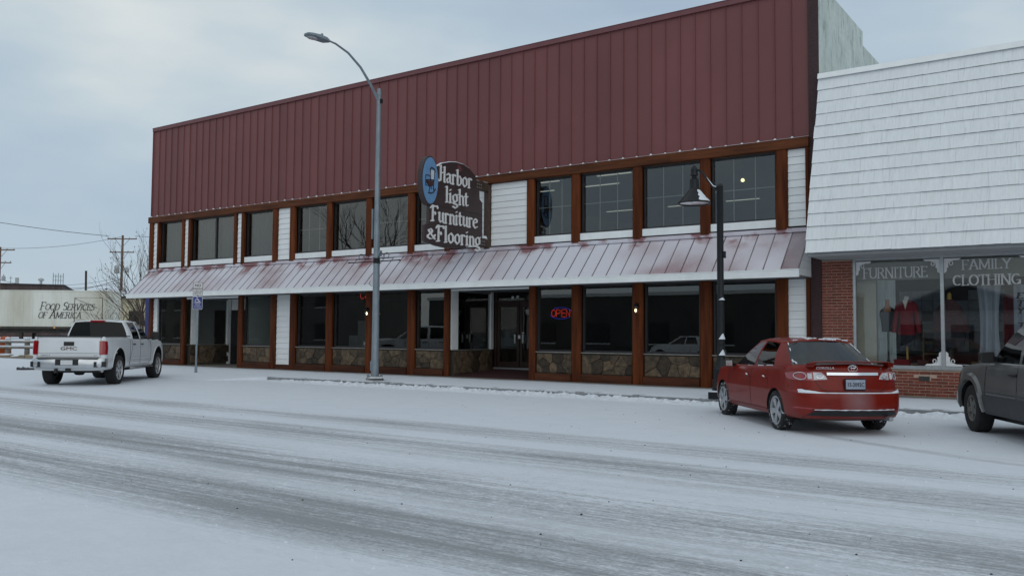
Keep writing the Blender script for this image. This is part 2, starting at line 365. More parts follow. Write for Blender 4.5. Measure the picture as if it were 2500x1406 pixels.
def pen(mb, txt, font, fn, size, width=None, nib=.13, ang=0, thin=.045, serif=False, depth=.01, shear=0., gap=.0):
    adv = sum(font[c][0] + gap for c in txt); k = size; sx = (width / adv) if width else size
    nx, ny = nib / 2 * math.cos(R_(ang)), nib / 2 * math.sin(R_(ang)); tx, ty = -math.sin(R_(ang)) * thin / 2, math.cos(R_(ang)) * thin / 2
    x = 0; c0 = 0
    for ch in txt:
        a, strokes = font[ch]; strokes = [list(q) for q in strokes]
        if serif:
            ex = []
            for q in strokes:
                for p in (q[0], q[-1]):
                    if p[1] in (0, 1): ex.append([(p[0] - .10, p[1]), (p[0] + .10, p[1])])
            strokes += ex
        for q in strokes:
            for i in range(len(q) - 1):
                pts = []
                for p in (q[i], q[i + 1]):
                    for s1 in (-1, 1):
                        for s2 in (-1, 1): pts.append((p[0] + s1 * nx + s2 * tx, p[1] + s1 * ny + s2 * ty))
                h = hull(pts); c0 += 1; off = .00025 * (c0 % 12)
                P = [((x + a_) * sx + shear * b_ * k, b_ * k) for a_, b_ in h]
                mb.loft([[fn(u, v, off * .3) for u, v in P], [fn(u, v, depth + off) for u, v in P]])
        x += a + gap
    return mb
# ------------------------------------------------------------------ ground, street, sidewalk
def sstep(t): t = max(0, min(1, t)); return t * t * (3 - 2 * t)
def gz(x, y): return .95 * sstep((-x - 47.5) / 14) * sstep((y + 3) / 6)
xs = [-1500, -700, -300, -150, -110, -90] + [-80 + 2 * i for i in range(20)] + [-38, -30, -20, -10, 0, 10, 40, 150, 500, 1500]
ys = [-1500, -500, -150, -60, -30, -20, -10, -6] + [-5 + 1.0 * i for i in range(14)] + [12, 20, 40, 90, 300, 1500]
g = MB().grid([[(x, y, gz(x, y) - .012) for x in xs] for y in ys])
def snow_ground(nt, out, src, b):
    n = nd(nt, 'ShaderNodeTexNoise', i_Scale=.35, i_Detail=5.0); nt.links.new(src, n.inputs['Vector'])
    return mixc(nt, ramp(nt, [(.3, 0), (.7, .35)], n.outputs[0]).outputs[0], out, (.62, .65, .70))
mat('ground_snow', SNOW, .8, .03, 3, bump=.3, bscale=10, snow=snow_ground, spec=.3)
tag(g.build('ground', 'ground_snow', smooth=True), None, None, kind='structure')
ARCS = ((3.16, .155, 11.24, .09, .55), (.305, -3.85, 6.2, .09, .30), (6.9, -3.74, 9.16, .10, .35))
def street_mat(nt, out, src, b):
    sp = nd(nt, 'ShaderNodeSeparateXYZ'); nt.links.new(src, sp.inputs[0])
    def noise(sx, sy, sc, det=4.0, ro=.6, loc=0.):
        mp = nd(nt, 'ShaderNodeMapping'); mp.inputs['Scale'].default_value = (sx, sy, 1); mp.inputs['Location'].default_value = (loc, loc, 0)
        nt.links.new(src, mp.inputs[0]); n = nd(nt, 'ShaderNodeTexNoise', i_Scale=float(sc), i_Detail=det, i_Roughness=ro); nt.links.new(mp.outputs[0], n.inputs['Vector']); return n.outputs[0]
    wob = mathn(nt, 'MULTIPLY', mathn(nt, 'SUBTRACT', noise(.06, .02, 1, 2), .5), .9)
    y = mathn(nt, 'ADD', sp.outputs[1], wob)
    t = mathn(nt, 'MULTIPLY', mathn(nt, 'ADD', y, 20.), .1)     # 0 at -20, 1 at -10
    T = [(-19, 0), (-18.3, .02), (-17.85, .18), (-17.4, .50), (-16.95, .72), (-16.55, .54), (-16.3, .26), (-16.1, .22), (-15.85, .44), (-15.45, .78), (-15.1, .64), (-14.75, .36), (-14.4, .16), (-14.0, .16), (-13.5, .36), (-13.05, .56), (-12.7, .42), (-12.38, .15), (-12.1, .12), (-11.8, .28), (-11.3, .46), (-10.95, .28), (-10.5, .0)]
    r = ramp(nt, [((a + 20) / 10, b_) for a, b_ in T], t)
    s1 = noise(.10, 5.0, 1.0, 5.0, .65); s2 = noise(.35, 17, 1.0, 4.0, .7, 3.); g1 = noise(7, 16, 1.0, 3.0, .7, 7.); fine = noise(26, 44, 1.0, 2.0, .7, 1.); big = noise(.22, .5, 1.0, 3., .5, 5.)
    w = mathn(nt, 'MULTIPLY', mathn(nt, 'ADD', mathn(nt, 'MULTIPLY', r.outputs[0], 1.6), .05), 1., True)
    def cen(n, k): return mathn(nt, 'MULTIPLY', mathn(nt, 'SUBTRACT', n, .5), k)
    v = mathn(nt, 'ADD', mathn(nt, 'ADD', cen(s1, 2.2), cen(s2, 1.3)), mathn(nt, 'ADD', mathn(nt, 'ADD', cen(g1, 1.5), cen(fine, 1.3)), cen(big, 1.2)))
    v = mathn(nt, 'ADD', mathn(nt, 'MULTIPLY', v, w), r.outputs[0]); mid = g1
    # curved tyre marks behind the parked cars
    for (cx, cy, rad, wd, amp) in ARCS:
        d = nd(nt, 'ShaderNodeVectorMath', operation='DISTANCE'); d.inputs[1].default_value = (cx, cy, 0); nt.links.new(src, d.inputs[0])
        e = mathn(nt, 'ABSOLUTE', mathn(nt, 'SUBTRACT', mathn(nt, 'ADD', d.outputs['Value'], mathn(nt, 'MULTIPLY', mid, .12)), rad))
        k = mathn(nt, 'MULTIPLY', ramp(nt, [(0, 1), (wd, .7), (wd * 2, 0)], e).outputs[0], amp)
        win = mathn(nt, 'MULTIPLY', ramp(nt, [(.0, 1), (.22, 1), (.45, 0)], mathn(nt, 'MULTIPLY', mathn(nt, 'ADD', sp.outputs[1], 11.2), -.25)).outputs[0], ramp(nt, [(0, 1), (.9, 1), (1, 0)], mathn(nt, 'MULTIPLY', mathn(nt, 'ADD', sp.outputs[1], 11.2), .2)).outputs[0])
        v = mathn(nt, 'ADD', v, mathn(nt, 'MULTIPLY', k, mathn(nt, 'MULTIPLY', win, mathn(nt, 'ADD', mid, .2))))
    fac = ramp(nt, [(.12, 0), (.42, .34), (.75, .62), (1., .80)], v).outputs[0]
    dark = mixc(nt, g1, (.10, .102, .107), (.27, .27, .275))
    tex = mathn(nt, 'ADD', cen(noise(9, 9, 1.0, 4.0, .75, 11.), .55), cen(noise(1.2, 2.0, 1.0, 4.0, .6, 13.), .30))
    out = mixc(nt, mathn(nt, 'ADD', tex, .16, True), out, (.50, .53, .57))
    res = mixc(nt, fac, out, dark)
    bp = nd(nt, 'ShaderNodeBump', i_Strength=.55, i_Distance=.025)
    hh = mathn(nt, 'ADD', mathn(nt, 'MULTIPLY', fac, -.8), mathn(nt, 'ADD', mathn(nt, 'MULTIPLY', fine, .25), mathn(nt, 'MULTIPLY', mid, .35)))
    nt.links.new(hh, bp.inputs['Height']); nt.links.new(bp.outputs[0], b.inputs['Normal'])
    return res
mat('street_snow', SNOW, .75, .025, 2, snow=street_mat, spec=.3)
tag(MB().grid([[(x, y, .004) for x in (-130, -60, -30, 0, 30, 80)] for y in (-27, -20, -10, -3.9)]).build('street', 'street_snow'), None, None, kind='structure')
def walk_mat(nt, out, src, b):
    sp = nd(nt, 'ShaderNodeSeparateXYZ'); nt.links.new(src, sp.inputs[0])
    n = nd(nt, 'ShaderNodeTexNoise', i_Scale=1.1, i_Detail=6.0, i_Roughness=.65); nt.links.new(src, n.inputs['Vector'])
    y = mathn(nt, 'ADD', sp.outputs[1], mathn(nt, 'MULTIPLY', mathn(nt, 'SUBTRACT', n.outputs[0], .5), .8))
    bare = ramp(nt, [(.0, 0), (.5, .55), (1, 1)], mathn(nt, 'ADD', mathn(nt, 'MULTIPLY', y, 2.0), 1.7)).outputs[0]
    return mixc(nt, bare, out, (.20, .185, .165))
mat('walk_snow', SNOW, .8, .03, 3, bump=.3, bscale=14, snow=walk_mat, spec=.3)
w = MB().box(-22.3, 9, -3.76, 2.6, -.05, .12)
w.loft([[(-60, -5.4, .006), (-60, -2.0, .118), (-60, 2.6, .118), (-60, 2.6, -.05), (-60, -5.4, -.05)], [(-23.6, -5.4, .006), (-23.6, -2.0, .118), (-23.6, 2.6, .118), (-23.6, 2.6, -.05), (-23.6, -5.4, -.05)], [(-22.302, -3.9, .118), (-22.302, -2.0, .118), (-22.302, 2.6, .118), (-22.302, 2.6, -.05), (-22.302, -3.9, -.05)]])
sw = tag(w.build('sidewalk', 'walk_snow'), None, None, kind='structure')
mat('kerb_concrete', (.25, .26, .27), .85, .25, 3, bump=.3, bscale=40, snow=patchy(.40, .48, 2.5))
kb = MB()
for i in range(12): kb.box(-22.25 + i * 2.6, -22.25 + i * 2.6 + 2.585, -3.92, -3.765, -.05, .128 + .004 * (i % 2), bev=.02)
tag(kb.build('kerb', 'kerb_concrete'), None, None, kind='structure')
# ridge of plowed crumbs along the kerb
rnd = random.Random(3); rows = []
NX = 420
for i in range(NX):
    x = -22.6 + 31.2 * i / (NX - 1); e = min(1, (x + 22.6) / 2.5)
    row = []
    for j, (yy, hh) in enumerate(((-3.93, .05), (-4.02, .075), (-4.14, .06), (-4.28, .045), (-4.42, .02), (-4.6, .0))):
        row.append((x + rnd.uniform(-.02, .02), yy + rnd.uniform(-.05, .05), .004 + max(0, e * hh * rnd.uniform(.25, 1.5)) - (.004 if j == 5 else 0)))
    rows.append(row)
tag(MB().grid(rows).build('plowed_snow', 'snow'), 'thin crumbly ridge of plowed snow along the kerb', 'snow', kind='stuff')
mat('grit', (.03, .028, .026), .9, .3, 20)
dm = MB()
for i in range(170):
    y = rnd.choice((-11.3, -13, -15.4, -17, -16, -14.2)) + rnd.gauss(0, .6); x = rnd.uniform(-24, 0); q = rnd.uniform(.004, .011)
    dm.lathe([(q, 0), (q * .7, q * .8), (.001, q)], (x, y, .003), seg=5)
for i in range(60):
    q = rnd.uniform(.005, .011); dm.lathe([(q, 0), (q * .7, q * .8), (.001, q)], (rnd.uniform(-14, 0), rnd.uniform(-10.5, -5.5), .003), seg=5)
sl = MB()
for i in range(260):
    y = rnd.choice((-12.25, -14.25, -16.15, -17.95, -17.95, -10.6)) + rnd.gauss(0, .16); x = -26 * rnd.random() ** 1.4; q = rnd.uniform(.006, .018)
    sl.lathe([(q, 0), (q * .8, q * .5), (.002, q * .7)], (x, y, .002), seg=6)
tag(sl.build('slush_crumbs', 'snow', smooth=60), 'small lumps of slush thrown between the wheel tracks', 'slush', kind='stuff')
tag(dm.build('road_grit', 'grit'), 'dark specks of grit strewn over the snowy road', 'grit', kind='stuff')
# ------------------------------------------------------------------ furniture store
st = thing('furniture_store', 'two storey store with ribbed dark red metal upper wall and snowy awning', 'building', (-20.8, 0, .12))
X0, X1, XP = -35.08, -6.45, -6.20
ZM, ZT, ZB = 6.54, 10.47, 6.25
shell = MB()
shell.box(X0 + .05, X1 - .02, .06, .22, ZB, 10.30)                 # wall behind the metal
shell.box(X0 + .03, X0 + .24, .23, 18, .0, 9.9); shell.box(X0 + .25, XP - .25, 17.7, 18, .0, 9.9)
shell.box(X0 + .05, X1 - .02, .235, .40, 2.97, 4.25)              # floor edge between the storeys
wl = shell.build('wall', 'interior_wall', st)
MB().box(X0 + .26, XP - .26, .30, 17.6, 9.55, 9.65).build('roof', 'tar_roof', st)
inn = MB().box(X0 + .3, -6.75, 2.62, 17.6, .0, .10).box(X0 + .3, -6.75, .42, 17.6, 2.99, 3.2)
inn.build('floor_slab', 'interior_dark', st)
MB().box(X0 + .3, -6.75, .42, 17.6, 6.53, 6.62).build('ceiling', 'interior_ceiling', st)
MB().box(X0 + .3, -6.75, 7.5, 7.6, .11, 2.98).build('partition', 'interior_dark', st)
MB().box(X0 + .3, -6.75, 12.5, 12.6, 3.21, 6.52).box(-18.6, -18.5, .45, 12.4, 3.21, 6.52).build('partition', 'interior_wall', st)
# right flank: painted block wall stepping down to the back
fl = MB().prism([(.02, .12), (18, .12), (18, 9.2), (11, 9.2), (11, 10.1), (4.62, 10.1), (4.62, 10.52), (.02, 10.52)], lambda u, v, w: (XP - .24 + w, u, v), .24)
def stains(nt, out, src, b):
    n = nd(nt, 'ShaderNodeTexNoise', i_Scale=2.2, i_Detail=7.0, i_Roughness=.7); nt.links.new(src, n.inputs['Vector'])
    mp = nd(nt, 'ShaderNodeMapping'); mp.inputs['Scale'].default_value = (1, 2.5, .7); nt.links.new(src, mp.inputs[0])
    n2 = nd(nt, 'ShaderNodeTexNoise', i_Scale=2.0, i_Detail=6.0, i_Roughness=.75); nt.links.new(mp.outputs[0], n2.inputs['Vector'])
    o = mixc(nt, ramp(nt, [(.52, 0), (.70, .85)], n2.outputs[0]).outputs[0], out, (.16, .20, .18))
    sp = nd(nt, 'ShaderNodeSeparateXYZ'); nt.links.new(src, sp.inputs[0]); cb = nd(nt, 'ShaderNodeCombineXYZ'); nt.links.new(sp.outputs[1], cb.inputs[0]); nt.links.new(sp.outputs[2], cb.inputs[1])
    br = nd(nt, 'ShaderNodeTexBrick', i_Scale=1.0); br.inputs['Brick Width'].default_value = .4; br.inputs['Row Height'].default_value = .2; br.inputs['Mortar Size'].default_value = .008
    nt.links.new(cb.outputs[0], br.inputs['Vector'])
    return mixc(nt, mathn(nt, 'MULTIPLY', br.outputs['Fac'], .16), o, (.25, .28, .27))
mat('mint_block', (.50, .56, .53), .85, .12, 1.4, bump=.3, bscale=18, snow=stains)
fl.build('side_wall', 'mint_block', st)
MB().box(XP - .25, XP + .012, -.03, .018, .12, 10.5).box(XP - .25, XP - .245, .0, .02, .12, 10.5).build('corner_pilaster', 'maroon_brick', st)
# ribbed metal panels
NP = 65; PW = (X1 - X0) / NP
pm = MB(); q = PW
prof = [(0, .0), (.0, -.030), (.010, -.064), (.026, -.064), (.036, -.030), (.10, -.027), (.22, -.026), (.34, -.027), (q - .002, -.030), (q - .002, 0)]
pm.loft([[(a, b, ZM) for a, b in prof], [(a, b, ZT - .13) for a, b in prof]])
pme = bpy.data.meshes.new('metal_panel'); pme.from_pydata([tuple(v) for v in pm.v], [], pm.f); pme.materials.append(M['red_metal'])
bm = bmesh.new(); bm.from_mesh(pme); bmesh.ops.recalc_face_normals(bm, faces=bm.faces); bm.to_mesh(pme); bm.free()
for i in range(NP): piece('metal_panel', pme, st, (X0 + i * PW, .055, 0))
MB().box(X0 - .02, X1 + .02, -.045, .30, ZT - .135, ZT).box(X0 - .03, X1 + .03, -.055, .31, ZT + .001, ZT + .02).build('parapet_cap', 'red_trim', st)
for a, b in ((X0 - .03, X0 - .002), (X1 + .002, X1 + .03)): MB().box(a, b, -.02, .05, ZM, ZT - .14).build('corner_flashing', 'red_trim', st)
sn = MB()
rr = random.Random(5)
for i in range(NP):
    x = X0 + i * PW; h = rr.uniform(.02, .055)
    sn.loft([[(x - .025, -.038, ZM - .001), (x + .06, -.038, ZM - .001), (x + .06, .01, ZM - .001), (x - .025, .01, ZM - .001)], [(x + .01, -.022, ZM + h), (x + .03, -.022, ZM + h), (x + .03, .0, ZM + h), (x + .01, .0, ZM + h)]])
    sn.box(x, x + PW, -.045 - .004 * rr.random(), .01, ZM - .02, ZM - .002 + .004 * rr.random())
tag(sn.build('drip_edge_snow', 'snow', st), None, None, kind='stuff')
# long beam in lengths
bx = [X0 - .03, -29.4, -23.5, -17.4, -10.2, X1 + .02]
for a, b in zip(bx, bx[1:]): MB().box(a, b - .004, -.13, .06, ZB + .005, ZM - .022, bev=.012).build('beam', 'wood_beam', st)
def post(x0, x1, z0, z1, y0=-.10, nm='post'): return MB().box(x0, x1, y0, .07, z0, z1, bev=min(.045, (x1 - x0) / 4)).build(nm, 'wood', st)
def siding(x0, x1, z0, z1, pitch=.197):
    n = max(1, round((z1 - z0) / pitch)); p = (z1 - z0) / n
    w = MB().box(x0, x1, .03, .06, z0, z1).build('siding_wall', 'white_trim', st)
    for i in range(n):
        a = z0 + i * p; rj = rr.uniform(-.002, .002)
        b = MB().loft([[(x0, -.022 + rj, a + .004), (x0, -.006 + rj, a + p - .004), (x0, .028, a + p - .004), (x0, .028, a + .004)], [(x1, -.022 + rj, a + .004), (x1, -.006 + rj, a + p - .004), (x1, .028, a + p - .004), (x1, .028, a + .004)]])
        b.build('board', 'white_board', w)
def window(x0, x1, z0, z1, grid=None, gm='window_glass', mull=None, sill=False, y=.12):
    f = MB()
    t = .05
    f.box(x0, x0 + t, y - .05, y + .04, z0, z1).box(x1 - t, x1, y - .05, y + .04, z0, z1).box(x0 + t, x1 - t, y - .05, y + .04, z1 - t, z1).box(x0 + t, x1 - t, y - .05, y + .04, z0, z0 + t)
    if mull: f.box(mull - .04, mull + .04, y - .045, y + .04, z0 + t, z1 - t)
    fr = f.build('window_frame', 'dark_frame', st)
    xs_ = [x0 + t] + ([mull - .04, mull + .04] if mull else []) + [x1 - t]
    for i in range(0, len(xs_), 2):
        MB().box(xs_[i] + .002, xs_[i + 1] - .002, y, y + .008, z0 + t + .002, z1 - t - .002).build('pane', gm, fr)
    if grid:
        nx, zs = grid; mu = MB(); r_ = .0095
        for k in range(1, nx): 
            xx = x0 + (x1 - x0) * k / nx; mu.box(xx - r_, xx + r_, y + .012, y + .028, z0 + t, z1 - t)
        for zz in zs: mu.box(x0 + t, x1 - t, y + .0125, y + .0275, zz - r_, zz + r_)
        mu.build('muntin', 'muntin', fr)
    return fr
ZW0, ZW1 = 4.48, ZB
for x0, x1 in ((-35.09, -34.81), (-34.48, -34.36), (-32.70, -32.54), (-32.26, -32.09), (-29.23, -29.04), (-28.76, -28.58), (-26.87, -26.58), (-25.88, -25.58), (-23.88, -23.61), (-21.88, -21.60), (-19.91, -19.61), (-18.29, -18.01), (-15.02, -14.74), (-13.42, -13.13), (-11.39, -11.10), (-9.36, -9.07), (-7.30, -6.99)):
    post(x0, x1, 4.20, ZB)
post(-6.53, -6.45, 4.20, ZB)
for x0, x1 in ((-34.80, -34.49), (-32.53, -32.27), (-29.03, -28.77), (-26.57, -25.89), (-18.0, -16.66), (-16.40, -15.03), (-6.985, -6.535)): siding(x0, x1, 4.28, ZB - .002)
G2 = (3, (5.36,))
up = [(-34.355, -32.705, None, None), (-32.085, -29.235, None, -30.57), (-28.575, -26.875, None, None), (-25.575, -23.885, G2, None), (-23.605, -21.885, None, None), (-21.595, -19.915, G2, None), (-19.605, -18.295, G2, None), (-14.735, -13.425, G2, None), (-13.125, -11.395, G2, None), (-11.095, -9.365, G2, None), (-9.065, -7.305, G2, None)]
for x0, x1, gr, mu in up:
    window(x0, x1, ZW0, ZW1 - .003, gr, mull=mu)
    MB().box(x0, x1, -.035, .05, 4.275, 4.475).build('sill_panel', 'white_trim', st)
# blinds behind the left upper windows
mat('blind', (.085, .085, .083), .8, .15, 2, stretch=(6, 1, .2))
for x0, x1 in ((-34.2, -32.8), (-31.95, -30.65), (-30.45, -29.35), (-28.45, -27.0)):
    b = MB(); n = int((x1 - x0) / .11)
    for i in range(n):
        a = x0 + (x1 - x0) * i / n; b.quad((a, .30 + .02 * (i % 2), 4.5), (a + .095, .335, 4.5), (a + .095, .335, 6.2), (a, .30 + .02 * (i % 2), 6.2))
    b.build('blind', 'blind', st, fix=False)
# awning
AY, AZ0, AZ1 = -1.05, 3.12, 4.13
MB().box(X0, -6.42, -.08, .0, AZ1 + .0, AZ1 + .10).box(X0, -6.42, -.12, -.08, AZ1 - .01, AZ1 + .05).build('wall_flashing', 'awning_metal', st)
L = math.hypot(AY + .06, AZ1 - AZ0); ang = math.atan2(AZ1 - AZ0, -.06 - AY)
am = MB().box(0, PW - .002, 0, L, -.02, 0)
ame = bpy.data.meshes.new('awning_panel'); ame.from_pydata([tuple(v) for v in am.v], [], am.f); ame.materials.append(M['awning_metal'])
ame2 = ame.copy(); ame2.materials[0] = M['awning_bare']
rbm = MB().box(-.009, .009, -.02, L, .001, .014); rme = bpy.data.meshes.new('rib'); rme.from_pydata([tuple(v) for v in rbm.v], [], rbm.f); rme.materials.append(M['awning_rib'])
AX0, AX1 = X0 + .08, -6.42; NA = 65; AW = (AX1 - AX0) / NA
for i in range(NA):
    o = piece('awning_panel', ame if i < NA - 1 else ame2, st, (AX0 + i * AW, AY, AZ0), (ang, 0, 0), (AW / PW, 1, 1))
for i in range(NA + 1): piece('rib', rme, st, (AX0 + i * AW + (.015 if i == 0 else (-.015 if i == NA else 0)), AY, AZ0), (ang, 0, 0))
for a, b in ((AX0 - .02, -28.1), (-28.097, -21.35), (-21.347, -14.1), (-14.097, AX1 + .02)): MB().box(a, b, AY - .07, AY - .03, 2.92, AZ0 - .03).box(a, b, AY - .08, AY - .02, AZ0 - .029, AZ0 - .004).build('fascia', 'white_trim', st)
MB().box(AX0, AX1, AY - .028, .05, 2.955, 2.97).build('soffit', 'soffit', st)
ck = MB()
for i in range(6):
    za = 2.975 + i * .19; zb_ = min(za + .185, 4.06)
    ya = lambda z: AY + .02 + (z - AZ0) / (AZ1 - AZ0) * (-.06 - AY) if z > AZ0 else AY + .02
    ck.loft([[(-6.44, ya(za), za), (-6.44, .0, za), (-6.44, .0, zb_), (-6.44, ya(zb_), zb_)], [(-6.425, ya(za), za), (-6.425, .0, za), (-6.425, .0, zb_), (-6.425, ya(zb_), zb_)]])
ck.build('awning_cheek', 'white_board', st)
MB().box(-34.99, -34.97, AY + .06, .0, 2.975, 3.1).build('awning_cheek', 'white_board', st)
# ---- ground floor
ZG1 = 2.95
for x0, x1 in ((-34.96, -34.69), (-32.62, -32.36), (-28.85, -28.57), (-26.89, -26.59), (-25.79, -25.47), (-23.84, -23.51), (-21.83, -21.53), (-19.87, -19.54), (-18.28, -18.06), (-14.92, -14.68), (-13.40, -13.09), (-11.40, -11.07), (-9.38, -9.05), (-7.31, -7.01)):
    post(x0, x1, .12, ZG1)
post(-6.545, -6.455, .12, ZG1)
for x0, x1 in ((-34.685, -34.42), (-26.575, -25.80), (-7.005, -6.55)): siding(x0, x1, .30, ZG1 - .01)
def stones(rect, fn, n, sd, parent, proud=(.025, .055)):
    """irregular flagstones: cells of a jittered point set, each its own piece. fn(u,v,w)->world"""
    r = random.Random(sd); u0, v0, u1, v1 = rect; seeds = []
    t = 0
    while len(seeds) < n and t < 4000:
        t += 1; p = (r.uniform(u0, u1), r.uniform(v0, v1))
        if all((p[0] - s[0]) ** 2 + ((p[1] - s[1]) * 1.2) ** 2 > (.62 * (u1 - u0) * (v1 - v0) / n) for s in seeds): seeds.append(p)
    for p in seeds:
        poly = [(u0, v0), (u1, v0), (u1, v1), (u0, v1)]
        for s in seeds:
            if s is p: continue
            mx, my = (p[0] + s[0]) / 2, (p[1] + s[1]) / 2; nx, ny = s[0] - p[0], s[1] - p[1]; new = []
            for i in range(len(poly)):
                a, b = poly[i], poly[(i + 1) % len(poly)]; da = (a[0] - mx) * nx + (a[1] - my) * ny; db = (b[0] - mx) * nx + (b[1] - my) * ny
                if da <= 0: new.append(a)
                if (da < 0) != (db < 0) and abs(da - db) > 1e-9:
                    k = da / (da - db); new.append((a[0] + (b[0] - a[0]) * k, a[1] + (b[1] - a[1]) * k))
            poly = new
            if len(poly) < 3: break
        if len(poly) < 3: continue
        cx = sum(a for a, b in poly) / len(poly); cy = sum(b for a, b in poly) / len(poly)
        def shr(k, j=0): return [(cx + (a - cx) * k + r.uniform(-j, j), cy + (b - cy) * k + r.uniform(-j, j)) for a, b in poly]
        dd = r.uniform(*proud); b0 = shr(.965, .003)
        top = [(cx + (a - cx) * .88, cy + (b - cy) * .88) for a, b in b0]
        mbb = MB().loft([[fn(a, b, 0) for a, b in b0], [fn(a, b, dd * .75) for a, b in b0], [fn(a, b, dd + r.uniform(-.006, .006)) for a, b in top]])
        mbb.build('stone', 'stone', parent)
bays = [(-34.41, -32.63), (-28.56, -26.90), (-25.46, -23.85), (-23.50, -21.84), (-21.52, -19.88), (-19.53, -18.29), (-14.67, -13.41), (-13.08, -11.41), (-11.06, -9.39), (-9.04, -7.32)]
for k, (x0, x1) in enumerate(bays):
    w = MB().box(x0, x1, .02, .20, .10, .96).build('knee_wall', 'mortar', st)
    stones((x0 + .01, .36, x1 - .01, .93), lambda u, v, w_: (u, .022 - w_, v), 8 + (k * 5) % 4, 40 + k, w)
    MB().box(x0, x1, -.055, .10, .962, .985).build('stone_sill', 'concrete', st)
    MB().box(x0, x1, -.085, .018, .12, .345, bev=.01).build('baseboard', 'baseboard', st)
    window(x0 + .005, x1 - .005, .99, ZG1 - .002, y=.10)
for x0, x1 in ((-34.69, -34.415), (-26.585, -25.795), (-7.005, -6.55)): MB().box(x0, x1, -.05, .06, .12, .295).build('baseboard', 'baseboard', st)
# recess by the handicapped space: window on its left flank, door at the back
def recess(xl, xr, yb, wins, sd, zs=.96):
    """left flank wall facing +X"""
    w = MB().box(xl - .16, xl, .205 if xl < -30 else .205, yb, .10, zs).build('knee_wall', 'mortar', st)
    stones((.24, .2, yb - .02, zs - .02), lambda u, v, w_: (xl - .002 + w_, u, v), 8, sd, w)
    MB().box(xl - .10, xl + .03, .10, yb, zs + .002, zs + .022).build('stone_sill', 'concrete', st)
    y0, y1, y2, y3 = wins
    MB().box(xl - .10, xl + .012, y0, y1, zs + .024, ZG1).build('white_panel', 'white_trim', st)
    MB().box(xl - .10, xl + .03, y2, y3, .12 if xl < -30 else zs + .024, ZG1).build('corner_post', 'white_trim', st)
    MB().box(xl - .10, xl + .012, y1 + .002, y2 - .002, ZG1 - .07, ZG1 - .002).build('header', 'soffit', st)
    MB().box(xl - .05, xl - .042, y1 + .002, y2 - .002, zs + .024, ZG1 - .072).build('pane', 'window_glass', st)
recess(-32.36, -28.85, 2.2, (.30, .60, 2.06, 2.24), 71)
recess(-18.06, -14.92, 2.34, (.08, .42, 2.22, 2.36), 72)
MB().box(-32.30, -28.6, -.02, .03, 2.87, ZG1).box(-18.0, -14.93, -.02, .03, 2.89, ZG1).build('header', 'white_trim', st)
MB().box(-32.35, -28.6, .04, 2.45, 2.952, 2.965).box(-18.05, -14.7, .04, 2.5, 2.952, 2.965).build('recess_ceiling', 'soffit', st)
# back walls and doors
MB().box(-32.33, -28.6, 2.26, 2.34, 2.48, ZG1).box(-31.28, -28.6, 2.26, 2.34, .12, 2.478).box(-28.72, -28.60, .21, 2.25, .12, ZG1).build('recess_wall', 'white_trim', st)
d = MB().box(-32.30, -31.30, 2.25, 2.31, .13, 2.47).build('door', 'car_black', st)
MB().box(-31.45, -31.42, 2.19, 2.25, 1.05, 1.25).build('handle', 'aluminium', d)
mat('door_wood', (.030, .014, .010), .5, .3, 6)
dw = MB()
dw.box(-18.02, -17.93, 2.40, 2.50, .36, ZG1); dw.box(-17.93, -14.8, 2.40, 2.50, 2.58, 2.66); dw.box(-14.82, -14.75, .21, 2.39, .12, ZG1)
dfr = dw.build('door_frame', 'door_wood', st)
MB().box(-17.93, -14.83, 2.44, 2.45, 2.662, ZG1 - .01).build('transom_pane', 'window_glass', dfr)
for a in (-17.9, -16.95):
    dd = MB().box(a, a + .10, 2.41, 2.46, .37, 2.575).box(a + .82, a + .92, 2.41, 2.46, .37, 2.575).box(a + .10, a + .82, 2.41, 2.46, 2.43, 2.575).box(a + .10, a + .82, 2.41, 2.46, .37, .56).build('door', 'door_wood', st)
    MB().box(a + .10, a + .82, 2.43, 2.438, .562, 2.428).build('pane', 'window_glass', dd)
    MB().box(a + (.74 if a < -17 else .12), a + (.80 if a < -17 else .18), 2.36, 2.41, 1.2, 1.5).build('handle', 'aluminium', dd)
MB().box(-16.0, -14.83, 2.41, 2.47, .37, 2.57).build('side_panel', 'door_wood', st)
MB().box(-18.0, -14.83, 2.33, 2.40, .30, .36).build('threshold', 'aluminium', st)
mat('red_mat', (.055, .012, .014), .95, .3, 30, bump=.3)
MB().loft([[(-18.04, .02, .124), (-14.9, .02, .124), (-14.9, .02, .10), (-18.04, .02, .10)], [(-18.04, 2.33, .30), (-14.83, 2.33, .30), (-14.83, 2.33, .10), (-18.04, 2.33, .10)]]).build('entrance_ramp', 'red_mat', st)
stk = MB().box(-17.02, -16.93, 2.404, 2.408, 1.35, 1.47).box(-16.93 + .08, -16.93 + .14, 2.404, 2.408, 1.34, 1.41).box(-16.86, -16.78, 2.404, 2.408, 1.53, 1.57).box(-17.3, -17.2, 2.395, 2.399, 2.72, 2.80).box(-17.1, -17.0, 2.395, 2.399, 2.74, 2.82)
for i in range(3): stk.box(-16.75 + .03 * i, -16.45 - .03 * i, 2.404, 2.408, 2.30 - .06 * i, 2.325 - .06 * i)
stk.build('door_sticker', 'print_white', st)
